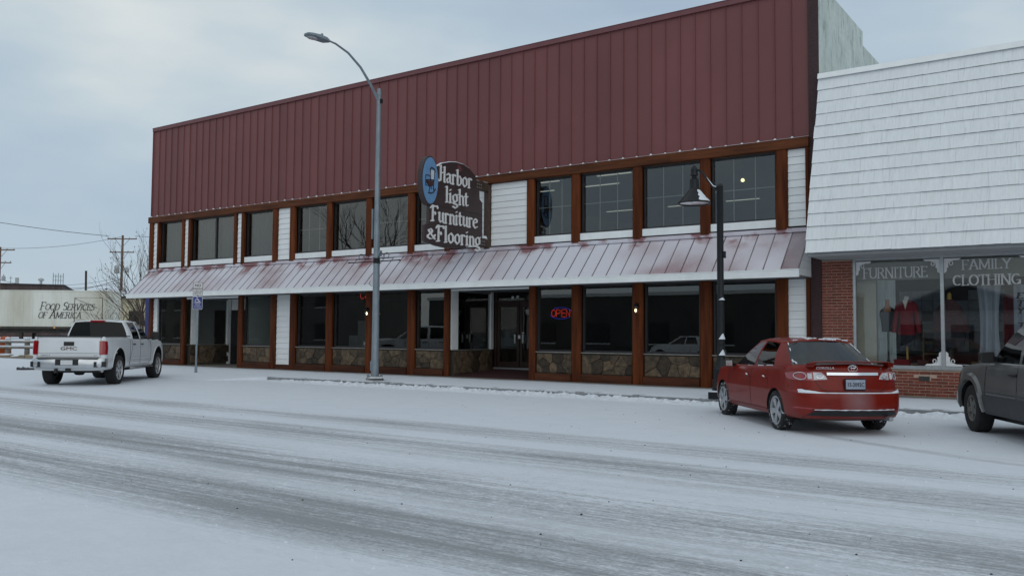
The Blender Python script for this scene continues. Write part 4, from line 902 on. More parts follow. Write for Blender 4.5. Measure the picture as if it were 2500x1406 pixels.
for j in range(7):
    q = .12 + .86 * j / 6; r_ = .115 + .26 * q + .006; z_ = 4.88 - .32 * q + .006; wdt = (22 + 32 * q)
    rows.append([(px_ + r_ * math.cos(R_(-25 + wdt * (i / 6 - .5) + (rr2.uniform(-7, 7) if i in (0, 6) else 0))), BY + r_ * math.sin(R_(-25 + wdt * (i / 6 - .5) + (rr2.uniform(-7, 7) if i in (0, 6) else 0))), z_) for i in range(7)])
sg_.grid(rows).build('shade_snow', 'snow', t, smooth=60)
MB().lathe([(.34, 4.552), (.001, 4.545)], (px_, BY, 0), 'z', 24).build('diffuser', 'lamp_clear', t)
MB().lathe([(.086, 1.27), (.088, 1.32), (.079, 1.4)], (BX, BY, 0), 'z', 12).build('post_ring', 'black_metal', t)
for z_ in (1.42, 1.06, 2.30):
    k_ = .06 if z_ < 2 else .025
    MB().loft([[(BX + .0, BY - .13, z_), (BX + .11, BY - .10, z_), (BX + .10, BY + .02, z_), (BX + .02, BY + .02, z_)], [(BX + .05, BY - .085, z_ + k_ * 1.6), (BX + .08, BY - .08, z_ + k_ * 2.2), (BX + .08, BY - .04, z_ + k_ * 2), (BX + .05, BY - .04, z_ + k_ * 1.5)]]).build('post_snow', 'snow', t)
MB().box(BX + .075, BX + .12, BY - .04, BY + .04, 3.25, 3.40).build('outlet_box', 'black_metal', t)
t = thing('kerb_box', 'small black box at the kerb by the red car front bumper', 'box', (-7.42, -3.83, .12))
MB().box(-7.54, -7.30, -3.95, -3.72, .125, .27).build('box_body', 'black_metal', t); MB().box(-7.545, -7.295, -3.955, -3.715, .271, .288).build('box_snow', 'snow', t)
# parking sign
RZ = R_(48)
t = thing('parking_sign', 'sign post with a white no parking plate over a blue handicapped plate', 'sign', (-26.94, -3.25, .06), RZ)
MB().box(-.03, .03, -.02, .02, 0, 3.2).box(-.045, .045, -.03, .03, 0, .22).build('post', 'galvanised', t, world=False)
def plate(z0, z1, mt, edge, nm):
    hw = .165; c = .025
    f = lambda u, v, w: (u, -.022 - w, v)
    pl = [(-hw + c, z0), (hw - c, z0), (hw, z0 + c), (hw, z1 - c), (hw - c, z1), (-hw + c, z1), (-hw, z1 - c), (-hw, z0 + c)]
    p = MB().prism(pl, f, .004).build(nm, edge, t, world=False)
    k = .90; zm = (z0 + z1) / 2
    MB().prism([(a * .93, zm + (b - zm) * .95) for a, b in pl], lambda u, v, w: (u, -.0265 - w, v), .001).build('plate_face', mt, p, world=False)
    return p
p1 = plate(2.74, 3.20, 'wall_white_sign', 'print_black', 'no_parking_plate'); p2 = plate(2.24, 2.70, 'sign_blue_road', 'print_white', 'handicapped_plate')
PF = lambda oz: (lambda u, v, w: (u, -.0285 - max(0, w), oz + v))
tm = MB(); text_mb(tm, 'NO', PF(3.05), .13, sx=1.0, bold=.002); text_mb(tm, 'PARKING', PF(2.945), .085, sx=.95, bold=.001); text_mb(tm, '2 AM-6 AM', PF(2.865), .058, sx=.95, bold=.001); text_mb(tm, 'MON-FRI', PF(2.795), .058, bold=.001)
tm.build('lettering', 'print_black', p1, world=False, fix=False)
tm = MB(); text_mb(tm, 'PARKING', PF(2.475), .045, sx=1.1, bold=.001); text_mb(tm, 'VEHICLE ID', PF(2.42), .036); text_mb(tm, 'REQUIRED', PF(2.38), .036); text_mb(tm, 'UP TO $200 FINE', PF(2.325), .032); text_mb(tm, 'FOR VIOLATION', PF(2.285), .032)
for z in (2.462, 2.363): tm.box(-.13, .13, -.030, -.028, z - .003, z + .001)
f = lambda a, b: (a, -.030, 2.58 + b)
tm.tube([f(.02 * 0 - .02 + .062 * math.cos(R_(a)), -.03 + .058 * math.sin(R_(a))) for a in range(110, 400, 18)], .010, 5); tm.tube([f(-.02, .065), f(-.015, -.01), f(.045, -.012), f(.07, -.07), f(.10, -.06)], .012, 5); tm.lathe([(.018, -.032), (.018, -.028)], (-.02, 0, 2.675), 'y', 10); tm.tube([f(-.018, .03), f(.04, .03)], .009, 5)
tm.build('lettering', 'print_white', p2, world=False, fix=False)
# ------------------------------------------------------------------ vehicles
def lerp_t(tab, x):
    tab = sorted(tab)
    if x <= tab[0][0]: return tab[0][1]
    for (a, p), (b, q) in zip(tab, tab[1:]):
        if x <= b: return p + (q - p) * (x - a) / (b - a)
    return tab[-1][1]
def paint(name, col, rough=.35, coat=1., snow=None, flake=.12, croug=.06):
    return mat(name, col, rough, flake, 3, coat=coat, snow=snow, coords='obj', croug=croug)
def car_body(name, parent, front, sides, rear, levels, T, zb, tub, crown, mts, arches, sub=2, tubz=.45):
    """front/rear: (inset, frac of half width); sides: (x, frac); levels: (mode, value, xfront, xrear, halfwidth)"""
    half = MB(); rows = []
    def ringpts(lv):
        mode, val, xf, xr, w = lv; pts = []
        for d, fy in front: pts.append((xf - d, w * fy))
        for x, fy in sides: pts.append((x, w * fy))
        for d, fy in rear: pts.append((xr + d, w * fy))
        return [(x, y, val if mode == 'z' else zb + (lerp_t(T, x) - zb) * val) for x, y in pts]
    rows = [ringpts(l) for l in levels]
    half.grid([[(x, 0, z) for x, y, z in rows[0]]] + rows)
    top = rows[-1]; n = len(top)
    def inner(p, k):
        x, y, z = p
        c = lerp_t(crown, x); dz = c * (1 - (1 - k) ** 2)
        for a, b, d in tub:
            if a < x < b: dz = -d if k > .15 else -.02
        return (x, y * (1 - k), z + dz)
    cols = [top] + [[inner(p, k) for p in top] for k in (.12, .4, .7, 1.)]
    for i in range(n - 1):
        x = (top[i][0] + top[i + 1][0]) / 2
        half.k = 1 if any(a < x < b for a, b, d in tub) else 0
        for j in range(4): half.quad(cols[j][i], cols[j][i + 1], cols[j + 1][i + 1], cols[j + 1][i])
    me = bpy.data.meshes.new(name)
    v = [tuple(p) for p in half.v]; f = half.f; nv = len(v)
    v2 = v + [(x, -y, z) for x, y, z in v]; f2 = f + [tuple(nv + i for i in reversed(q)) for q in f]
    me.from_pydata(v2, [], f2); me.polygons.foreach_set('material_index', half.mi + half.mi)
    for x in mts: me.materials.append(M[x])
    bm = bmesh.new(); bm.from_mesh(me); bmesh.ops.remove_doubles(bm, verts=bm.verts, dist=1e-4)
    bmesh.ops.dissolve_degenerate(bm, edges=bm.edges, dist=1e-4); bmesh.ops.recalc_face_normals(bm, faces=bm.faces); bm.to_mesh(me); bm.free()
    o = bpy.data.objects.new(name, me); C.objects.link(o)
    sm = o.modifiers.new('s', 'SUBSURF'); sm.levels = sub; sm.render_levels = sub
    cm = MB()
    for ax, az, ar, y0, y1 in arches:
        for s in (-1, 1): cm.lathe([(ar, s * y0), (ar, s * y1)], (ax, 0, az), 'y', 28)
    cme = bpy.data.meshes.new('cut'); cme.from_pydata([tuple(p) for p in cm.v], [], cm.f); cme.materials.append(M['car_black'])
    bm = bmesh.new(); bm.from_mesh(cme); bmesh.ops.recalc_face_normals(bm, faces=bm.faces); bm.to_mesh(cme); bm.free()
    co = bpy.data.objects.new('cut', cme); C.objects.link(co)
    bo = o.modifiers.new('b', 'BOOLEAN'); bo.operation = 'DIFFERENCE'; bo.object = co; bo.solver = 'EXACT'
    try: bo.material_mode = 'TRANSFER'
    except Exception: pass
    bpy.context.view_layer.update()
    new = bpy.data.meshes.new_from_object(o.evaluated_get(bpy.context.evaluated_depsgraph_get()))
    bpy.data.objects.remove(o); bpy.data.objects.remove(co)
    shade(new, 38); new.name = name
    ob = link(name, new, parent)
    bvh = BVHTree.FromPolygons([v.co.copy() for v in new.vertices], [tuple(p.vertices) for p in new.polygons])
    return ob, bvh
Q2 = math.sqrt(.5)
AX = {'rear_left': (lambda u, v: (Vector((u * Q2 - 7 * Q2, u * Q2 + 7 * Q2, v)), Vector((Q2, -Q2, 0)))), 'rear_right': (lambda u, v: (Vector((u * Q2 - 7 * Q2, -u * Q2 - 7 * Q2, v)), Vector((Q2, Q2, 0)))), 'rear': (lambda u, v: (Vector((-9, u, v)), Vector((1, 0, 0)))), 'front': (lambda u, v: (Vector((9, u, v)), Vector((-1, 0, 0)))), 'left': (lambda u, v: (Vector((u, 9, v)), Vector((0, -1, 0)))), 'right': (lambda u, v: (Vector((u, -9, v)), Vector((0, 1, 0)))), 'top': (lambda u, v: (Vector((u, v, 9)), Vector((0, 0, -1))))}
def hit(bvh, ax, u, v, off):
    o, d = AX[ax](u, v); h = bvh.ray_cast(o, d)
    if h[0] is None: return None
    n = h[1] if h[1].dot(d) < 0 else -h[1]
    return h[0] + n * off
def patch(bvh, ax, poly, off, name, mt, parent, res=.05, world=False):
    bm = bmesh.new(); vs = [bm.verts.new((u, v, 0)) for u, v in poly]; bm.faces.new(vs)
    us = [p[0] for p in poly]; vv = [p[1] for p in poly]
    for lo, hi, no in ((min(us), max(us), (1, 0, 0)), (min(vv), max(vv), (0, 1, 0))):
        n = max(1, int((hi - lo) / res))
        for i in range(1, n):
            c = lo + (hi - lo) * i / n
            bmesh.ops.bisect_plane(bm, geom=bm.verts[:] + bm.edges[:] + bm.faces[:], plane_co=(c, 0, 0) if no[0] else (0, c, 0), plane_no=no)
    kill = []
    for v in bm.verts:
        p = hit(bvh, ax, v.co.x, v.co.y, off)
        if p is None: kill.append(v)
        else: v.co = p
    if kill: bmesh.ops.delete(bm, geom=kill, context='VERTS')
    me = bpy.data.meshes.new(name); bm.to_mesh(me); bm.free(); me.materials.append(M[mt]); shade(me, 60)
    return link(name, me, parent)
def seam(bvh, ax, lines, r, name, mt, parent, off=0.0, step=.05):
    mb = MB()
    for ln in lines:
        pts = []
        for (a, b), (c, d) in zip(ln, ln[1:]):
            n = max(1, int(math.hypot(c - a, d - b) / step))
            for i in range(n): pts.append((a + (c - a) * i / n, b + (d - b) * i / n))
        pts.append(ln[-1]); P = [hit(bvh, ax, u, v, off) for u, v in pts]; P = [p for p in P if p is not None]
        if len(P) > 1: mb.tube(P, r, 5)
    return mb.build(name, mt, parent, world=False)
def cabin(parent, pts, segs, mt, glass, crown, nm='cabin', rim=.03, bulge=.025):
    """pts: half ring of (bottom, top); segs: None for paint or a pane name"""
    pb = MB(); panes = []
    def col(i, k):
        b, t = Vector(pts[i][0]), Vector(pts[i][1]); p = b.lerp(t, k); y = p.y
        if y > .05: p.y += bulge * math.sin(math.pi * k)
        return p
    K = (0, .33, .66, 1.)
    def mir(p, s): return (p[0], p[1] * s, p[2])
    for s in (1, -1):
        for i, sg in enumerate(segs):
            rows = [[mir(col(i, k).lerp(col(i + 1, k), q), s) for q in (0, .5, 1)] for k in K]
            if sg is None: pb.grid(rows)
            else:
                g = MB().grid(rows); panes.append((sg, g, s))
        def roofrow(i):
            t = Vector(pts[i][1]); e = Vector((t.x, t.y * .93, t.z + rim)); out = [t, Vector((t.x, t.y * .985, t.z + rim * .62)), e]
            for k in (.3, .6, 1.): out.append(Vector((e.x, e.y * (1 - k), e.z + lerp_t(crown, e.x) * (1 - (1 - k) ** 2))))
            return [mir(p, s) for p in out]
        pb.grid([roofrow(i) for i in range(len(pts))])
    c = pb.build(nm, mt, parent, smooth=50, world=False)
    done = {}
    for sg, g, s in panes:
        key = sg if sg in ('windshield', 'rear_window') else sg + str(s)
        done.setdefault(key, []).append((sg, g))
    for key, L in done.items():
        b = MB()
        for sg, g in L:
            n = len(b.v); b.v += g.v; b.f += [tuple(n + i for i in f) for f in g.f]; b.mi += g.mi
        b.build(L[0][0], glass, parent, smooth=60, world=False)
    return c
def wheels(parent, spots, R, W, rim, nsp, alloy='alloy', tyre='rubber', two=True):
    ty = MB().lathe([(rim - .01, -W * .36), (rim + .015, -W * .48), (R - .045, -W * .52), (R - .012, -W * .46), (R, -W * .36), (R, W * .36), (R - .012, W * .46), (R - .045, W * .52), (rim + .015, W * .48), (rim - .01, W * .36)], (0, 0, 0), 'y', 36, caps=False)
    tread = MB()
    rm = MB().lathe([(rim - .008, W * .30), (rim + .004, W * .47), (rim - .018, W * .47), (rim - .03, W * .30), (rim - .03, -W * .3)], (0, 0, 0), 'y', 32, caps=False)
    for k in range(nsp):
        a0 = 2 * math.pi * k / nsp
        for da in ((-.13, .13) if two else (0,)):
            a1 = a0 + da; a2 = a0 + da * 1.15
            def P(r, a, hw, y): 
                c, s = math.cos(a), math.sin(a); return [(r * c - hw * s, y, r * s + hw * c), (r * c + hw * s, y, r * s - hw * c), (r * c + hw * s, y - .03, r * s - hw * c), (r * c - hw * s, y - .03, r * s + hw * c)]
            rm.loft([P(.05, a1, .030 if two else .045, W * .40), P(rim - .02, a2, .022 if two else .040, W * .43)])
    rm.lathe([(.075, W * .30), (.075, W * .41), (.05, W * .44), (.001, W * .445)], (0, 0, 0), 'y', 16)
    dk = MB().lathe([(rim - .032, W * .12), (rim - .032, W * .16), (.001, W * .16)], (0, 0, 0), 'y', 24)
    mes = []
    for n_, b, mt in (('tyre', ty, tyre), ('rim', rm, alloy), ('wheel', dk, 'car_black')):
        me = bpy.data.meshes.new(n_); me.from_pydata([tuple(p) for p in b.v], [], b.f); me.materials.append(M[mt])
        bm = bmesh.new(); bm.from_mesh(me); bmesh.ops.remove_doubles(bm, verts=bm.verts, dist=1e-5); bmesh.ops.recalc_face_normals(bm, faces=bm.faces); bm.to_mesh(me); bm.free(); shade(me, 35); mes.append(me)
    for x, y, st_ in spots:
        w_ = link('wheel', mes[2], parent, (x, y, R - .008), (0, random.uniform(0, 6), (0 if y > 0 else math.pi) + st_))
        link('tyre', mes[0], w_); link('rim', mes[1], w_)
def decal_text(bvh, ax, txt, u, v, size, mt, parent, nm='badge', sx=1., shear=0., bold=0., off=.006, ext=.003):
    me = text_mesh(txt, size, ext=ext, sx=sx, shear=shear, bold=bold); p = hit(bvh, ax, u, v, off)
    me.materials.append(M[mt])
    if ax == 'rear': mm = Matrix(((0, 0, -1), (-1, 0, 0), (0, 1, 0))).to_4x4()
    elif ax == 'right': mm = Matrix(((1, 0, 0), (0, 0, -1), (0, 1, 0))).to_4x4()
    else: mm = Matrix(((-1, 0, 0), (0, 0, 1), (0, 1, 0))).to_4x4()
    me.transform(mm); o = link(nm, me, parent); o.location = p; return o
def sedan(label, loc, head, pm, hero=True, group=None):
    t = thing('parked_car', label, 'car', loc, R_(head), group)
    F_ = [(0, 0), (.015, .30), (.06, .56), (.16, .78), (.34, .93)]; Rr = [(.44, .975), (.24, .90), (.11, .74), (.035, .45), (0, 0)]
    Sd = [(1.62, .985), (1.3, 1), (1.02, 1), (.55, 1), (.1, 1), (-.35, 1), (-.8, 1), (-1.3, 1.0), (-1.56, 1.0)]
    T = [(2.2, .70), (1.95, .81), (1.6, .90), (1.0, .985), (.2, .99), (-.6, 1.005), (-1.2, 1.025), (-1.6, 1.05), (-2.2, 1.065)]
    lv = [('z', .21, 1.95, -2.06, .66), ('z', .235, 2.12, -2.23, .82), ('z', .28, 2.17, -2.30, .86), ('z', .38, 2.20, -2.34, .878), ('z', .50, 2.21, -2.35, .880), ('f', .22, 2.20, -2.345, .882), ('f', .27, 2.19, -2.33, .882), ('f', .30, 2.18, -2.262, .880), ('f', .36, 2.17, -2.255, .877), ('f', .60, 2.13, -2.235, .868), ('f', .86, 2.05, -2.20, .852), ('f', .96, 1.99, -2.17, .835), ('f', 1.0, 1.95, -2.13, .800)]
    body, bvh = car_body('body', t, F_, Sd, Rr, lv, T, .5, [(-1.58, 1.05, .42)], [(2.2, .03), (1.2, .05), (-1.6, .01), (-2.2, .012)], [pm, 'seat_fabric'], [(1.3, .315, .352, .60, 1.2), (-1.3, .315, .352, .60, 1.2)])
    pts = [((1.14, 0, .995), (.34, 0, 1.425)), ((1.06, .42, .99), (.31, .35, 1.42)), ((.86, .72, .975), (.21, .545, 1.385)), ((.76, .772, .965), (.12, .568, 1.375)), ((-.18, .800, .975), (-.24, .590, 1.405)), ((-.27, .800, .977), (-.31, .590, 1.405)), ((-1.08, .792, 1.005), (-.84, .580, 1.38)), ((-1.52, .665, 1.04), (-1.00, .520, 1.375)), ((-1.62, .36, 1.045), (-1.05, .33, 1.41)), ((-1.65, 0, 1.05), (-1.06, 0, 1.42))]
    cabin(t, pts, ['windshield', 'windshield', None, 'side_window', None, 'side_window', None, 'rear_window', 'rear_window'], pm, 'car_glass', [(.3, .02), (-.3, .035), (-1.06, .015)])
    wheels(t, [(1.3, .765, 0), (1.3, -.765, 0), (-1.3, .765, 0), (-1.3, -.765, 0)], .318, .205, .225, 5, tyre='snowy_rubber', two=True)
    MB().box(-1.7, 1.9, -.62, .62, .185, .50).build('underbody', 'car_black', t, world=False)
    # seats
    for y in (-.37, .37):
        MB().loft([[(-.02, y - .24, .45), (.16, y - .24, .45), (.16, y + .24, .45), (-.02, y + .24, .45)], [(-.26, y - .21, 1.05), (-.12, y - .21, 1.05), (-.12, y + .21, 1.05), (-.26, y + .21, 1.05)]]).box(-.30, -.20, y - .12, y + .12, 1.09, 1.24).build('seat', 'seat_fabric', t, world=False)
    b = MB().loft([[(-1.05, -.65, .45), (-.85, -.65, .45), (-.85, .65, .45), (-1.05, .65, .45)], [(-1.28, -.60, 1.03), (-1.15, -.60, 1.03), (-1.15, .60, 1.03), (-1.28, .60, 1.03)]])
    for y in (-.4, 0, .4): b.box(-1.30, -1.20, y - .11, y + .11, 1.04, 1.15)
    b.build('seat', 'seat_fabric', t, world=False)
    if not hero: return t
    # seams, handles, lamps, badges
    for ax in ('left', 'right'):
        seam(bvh, ax, [[(.92, .93), (.98, .62), (.90, .30)], [(-.22, .95), (-.20, .6), (-.22, .29)], [(-.93, .98), (-.98, .80), (-1.0, .70)], [(.90, .29), (-.85, .29)], [(2.05, .60), (1.7, .62)]], .0045, 'panel_seam', 'car_black', t)
        for u in (-.05, -.85):
            hm = MB(); s = 1 if ax == 'left' else -1; P = [hit(bvh, ax, u - .11 + .022 * i, .80 + .004 * i, .012 + .018 * math.sin(math.pi * i / 10)) for i in range(11)]
            hm.tube(P, .012, 6); hm.build('door_handle', pm, t, world=False)
            sm_ = MB().tube([hit(bvh, ax, u - .06 + .02 * i, .82 + .004 * i, .03) for i in range(5)], [.004, .014, .010, .016, .004], 6); sm_.build('handle_snow', 'snow', t, world=False)
        sk = patch(bvh, ax, [(.90, .245), (-.92, .245), (-.92, .31), (.90, .31)], .012, 'side_skirt', pm, t, .08)
    for s in (1, -1):
        MB().loft([[(.80, s * .78, .98), (.80, s * .80, .94), (.72, s * .80, .94), (.72, s * .78, .98)], [(.74, s * .88, 1.0), (.74, s * .88, .95), (.68, s * .88, .95), (.68, s * .88, 1.0)], [(.76, s * .90, 1.06), (.76, s * .90, .93), (.64, s * .90, .93), (.64, s * .90, 1.06)], [(.74, s * 1.04, 1.05), (.74, s * 1.04, .94), (.66, s * 1.04, .94), (.66, s * 1.04, 1.05)]]).build('door_mirror', 'car_black', t, smooth=50, world=False)
        MB().box(.632, .637, s * .91, s * 1.03, .945, 1.045).build('mirror_glass', 'chrome', t, world=False)
        L_ = [(s * .80, .95), (s * .60, .955), (s * .47, .955), (s * .415, .90), (s * .39, .835), (s * .55, .825), (s * .70, .815), (s * .83, .83), (s * .875, .90)]
        patch(bvh, 'rear', L_ if s > 0 else L_[::-1], .010, 'tail_lamp', 'lamp_red', t, .03)
        L_ = [(s * .585, .945), (s * .48, .94), (s * .425, .89), (s * .405, .845), (s * .585, .835)]
        patch(bvh, 'rear', L_ if s > 0 else L_[::-1], .015, 'reversing_lamp', 'lamp_clear', t, .03)
        rg = MB()
        for cy_, rad, mt_ in ((.735, .062, 'lamp_clear'), (.50, .045, 'chrome')):
            rg = MB().tube([hit(bvh, 'rear', s * cy_ + rad * math.cos(R_(a)), .888 + rad * math.sin(R_(a)) * .85, .019) for a in range(0, 361, 24)], .007, 5); rg.build('lamp_ring', mt_, t, world=False)
        patch(bvh, 'rear', [(s * .66, .93), (s * .605, .93), (s * .605, .845), (s * .66, .845)][::s], .016, 'indicator_lamp', 'lamp_clear', t, .03)
        patch(bvh, 'rear', [(s * .82, .43), (s * .62, .42), (s * .66, .395), (s * .84, .405)][::s], .006, 'bumper_reflector', 'lamp_red', t, .04)
    patch(bvh, 'rear', [(.40, .905), (.40, .945), (-.40, .945), (-.40, .905)], .018, 'chrome_strip', 'chrome', t, .05)
    seam(bvh, 'rear', [[(.605, 1.03), (.59, .95), (.56, .80), (.50, .70), (.40, .665), (-.40, .665), (-.50, .70), (-.56, .80), (-.59, .95), (-.605, 1.03)]], .0045, 'trunk_seam', 'car_black', t)
    patch(bvh, 'rear', [(.74, .275), (.62, .375), (.40, .385), (-.40, .385), (-.62, .375), (-.74, .275), (-.70, .242), (.70, .242)], .008, 'rear_valance', 'car_black', t, .05)
    MB().lathe([(.035, -2.34), (.035, -2.1)], (0, -.52, .26), 'x', 12).build('exhaust', 'alloy', t, world=False)
    MB().box(-2.275, -2.255, -.165, .165, .69, .86).build('plate_frame', 'car_black', t, world=False)
    pl = MB().box(-2.281, -2.276, -.15, .15, .705, .845).build('licence_plate', 'plate_blue', t, world=False)
    tb = MB(); text_mb(tb, '15-2092C', lambda u, v, w: (-2.283 - max(0, w), -u, .742 + v), .085, sx=.78, bold=.001); tb.build('lettering', 'print_black', pl, world=False, fix=False)
    decal_text(bvh, 'rear', 'COROLLA', .42, .992, .050, 'chrome', t, sx=1.25, shear=.2, off=.022)
    decal_text(bvh, 'rear', 'S', -.46, .985, .055, 'chrome', t, sx=1.3, shear=.2)
    em = MB(); c0 = hit(bvh, 'rear', 0, 1.005, .012)
    for rx, ry, oz in ((.075, .05, 0), (.022, .045, 0), (.05, .018, .022)): em.tube([c0 + Vector((0, rx * math.cos(R_(a)), oz + ry * math.sin(R_(a)))) for a in range(0, 361, 20)], .0055, 5)
    em.build('emblem', 'chrome', t, world=False)
    sp = []
    for y in [-.66, -.64, -.58, -.45, -.2, 0, .2, .45, .58, .64, .66]:
        e = abs(y) / .66; dz = -.05 * max(0, (e - .80) / .2) ** 1.5; x0 = -2.02 - .02 * (1 - e)
        dz *= .7; sp.append([(x0, y, 1.100 + dz), (x0 - .06, y, 1.118 + dz), (x0 - .15, y, 1.122 + dz * .8), (x0 - .195, y, 1.112 + dz * .8), (x0 - .15, y, 1.104 + dz), (x0 - .05, y, 1.092 + dz)])
    MB().loft(sp).build('spoiler', pm, t, smooth=50, world=False)
    for s in (1, -1): MB().loft([[(-1.98, s * .60, 1.03), (-2.16, s * .60, 1.03), (-2.16, s * .66, 1.03), (-1.98, s * .66, 1.03)], [(-2.04, s * .56, 1.095), (-2.17, s * .56, 1.095), (-2.17, s * .645, 1.085), (-2.04, s * .645, 1.085)]]).build('spoiler_foot', pm, t, smooth=40, world=False)
    MB().box(-2.20, -2.185, -.28, .28, 1.088, 1.098).build('brake_lamp', 'lamp_red', t, world=False)
    # snow that stayed on
    rs_ = random.Random(2)
    def rag(pts, j=.02): return [(u + rs_.uniform(-j, j), v + rs_.uniform(-j, j)) for u, v in pts]
    lower = [(-2.262 - .0 * i, 0) for i in range(2)]
    led = MB(); n = 40; rws = []
    for i in range(n + 1):
        y = -.80 + 1.60 * i / n; a = hit(bvh, 'rear', y, .657, .0); b = hit(bvh, 'rear', y, .638, .0)
        if a is None or b is None: continue
        wv = rs_.uniform(.3, .7); up = Vector((0, 0, .006 * wv + (.05 * (y - .5) / .3 if y > .5 else (.05 * (-.6 - y) / .2 if y < -.6 else 0)) * rs_.uniform(.7, 1)))
        rws.append([b + Vector((-.002, 0, .004 - .006 * wv)), b + Vector((-.003, 0, .010)), a + Vector((-.018, 0, -.004)) + up * .4, a + Vector((-.003, 0, -.006)) + up])
    MB().grid(rws).build('bumper_snow', 'snow', t, smooth=60, world=False)
    MB().tube([hit(bvh, 'rear', -.62 + 1.24 * i / 20, .392 + .004 * rs_.random(), .006) for i in range(21)], [.004 + .006 * rs_.random() for _ in range(21)], 5).build('valance_snow', 'snow', t, world=False)
    # along the roof rear edge, window bases and C pillars
    sm_ = MB()
    def clump(A, B, n, r0, r1, keep=1., jit=.004):
        run = []
        for i in range(n + 1):
            k_ = i / n; p = Vector(A).lerp(Vector(B), k_) + Vector((rs_.uniform(-jit, jit), rs_.uniform(-jit, jit), 0)); on = math.sin(k_ * 9 + r0 * 900) * .5 + .5 < keep
            if on: run.append(p)
            if (not on or i == n) and len(run) > 2: sm_.tube(run, [.002] + [rs_.uniform(r0, r1) for _ in run[2:]] + [.002], 6)
            if not on: run = []
    clump((-1.045, -.48, 1.428), (-1.06, .10, 1.452), 40, .006, .018, .9); clump((-1.05, .12, 1.452), (-1.035, .46, 1.425), 20, .003, .010, .6)
    clump((-.98, -.40, 1.452), (-.95, .25, 1.466), 40, .004, .016, .7, .015); clump((-.80, -.45, 1.455), (-.70, .3, 1.476), 40, .003, .012, .5, .02)
    clump((-1.01, .525, 1.392), (-1.20, .565, 1.255), 14, .004, .013, .8); clump((-1.40, .635, 1.115), (-1.56, .60, 1.058), 12, .008, .022, 1., .01)
    clump((-1.02, -.525, 1.385), (-1.52, -.67, 1.045), 30, .003, .009, .8); clump((-.42, .812, .990), (-1.05, .800, 1.020), 30, .004, .012, .9); clump((.1, .812, .985), (-.15, .815, .988), 10, .002, .006, .9)
    sm_.build('clinging_snow', 'snow', t, world=False)['kind'] = 'stuff'
    return t
def rear_dust(nt, out, src, b):
    sp = nd(nt, 'ShaderNodeSeparateXYZ'); nt.links.new(src, sp.inputs[0])
    n = nd(nt, 'ShaderNodeTexNoise', i_Scale=5.0, i_Detail=5.0); nt.links.new(src, n.inputs['Vector'])
    # frosty dusting blown on the middle of the bumper and along the lower body
    d = nd(nt, 'ShaderNodeVectorMath', operation='DISTANCE'); d.inputs[1].default_value = (-2.34, -.02, .52); nt.links.new(src, d.inputs[0])
    k = ramp(nt, [(.0, .30), (.14, .18), (.30, 0)], d.outputs['Value']).outputs[0]
    low = ramp(nt, [(.22, .08), (.5, 0)], sp.outputs[2]).outputs[0]
    k = mathn(nt, 'ADD', k, mathn(nt, 'MULTIPLY', low, n.outputs[0]))
    b.inputs['Specular IOR Level'].default_value = .15
    return mixc(nt, k, out, (.40, .36, .38))
paint('paint_red', (.180, .0105, .0045), .42, .28, snow=rear_dust)
paint('paint_white', (.66, .68, .70), .4, .8)
sedan('red four door sedan with rear spoiler parked at the kerb', (-3.9987 + math.cos(R_(129.9)) * 1.3, -7.579 + math.sin(R_(129.9)) * 1.3, .004), 129.9, 'paint_red')
# ---- white pickup
t = thing('pickup_truck', 'white crew cab pickup with chrome rear bumper parked at the kerb', 'pickup truck', (-24.363 + math.cos(R_(130.9)) * 1.82, -8.725 + math.sin(R_(130.9)) * 1.82, .004), R_(130.9))
def road_dirt(nt, out, src, b):
    sp = nd(nt, 'ShaderNodeSeparateXYZ'); nt.links.new(src, sp.inputs[0])
    n = nd(nt, 'ShaderNodeTexNoise', i_Scale=4.0, i_Detail=5.0); nt.links.new(src, n.inputs['Vector'])
    low = ramp(nt, [(.40, .55), (.95, 0)], sp.outputs[2]).outputs[0]
    return mixc(nt, mathn(nt, 'MULTIPLY', low, n.outputs[0]), out, (.35, .35, .36))
paint('truck_white', (.70, .72, .74), .4, .8, snow=road_dirt, flake=.03)
F_ = [(0, 0), (.02, .35), (.07, .65), (.18, .86), (.36, .96)]; Rr = [(.30, 1.), (.12, .995), (.04, .97), (.005, .85), (0, .45), (0, 0)]
Sd = [(2.1, 1.), (1.82, 1.01), (1.45, 1.), (1.05, .985), (.3, .98), (-.4, .98), (-.82, .985), (-1.2, 1.), (-1.82, 1.01), (-2.3, 1.)]
T = [(2.9, 1.05), (2.5, 1.18), (1.6, 1.25), (1.1, 1.27), (-.8, 1.30), (-.95, 1.35), (-2.95, 1.36)]
lv = [('z', .42, 2.6, -2.88, .84), ('z', .44, 2.78, -2.92, .94), ('z', .52, 2.84, -2.93, .965), ('z', .70, 2.86, -2.935, .972), ('f', .25, 2.86, -2.935, .978), ('f', .6, 2.84, -2.93, .975), ('f', .88, 2.80, -2.925, .960), ('f', .97, 2.76, -2.915, .950), ('f', 1.0, 2.72, -2.90, .930)]
body, bvh = car_body('body', t, F_, Sd, Rr, lv, T, .70, [(-.82, 1.12, .5), (-2.86, -.90, .45)], [(2.8, .05), (1.2, .06), (-.85, 0), (-3, 0)], ['truck_white', 'car_black'], [(1.82, .50, .54, .60, 1.3), (-1.82, .50, .54, .60, 1.3)])
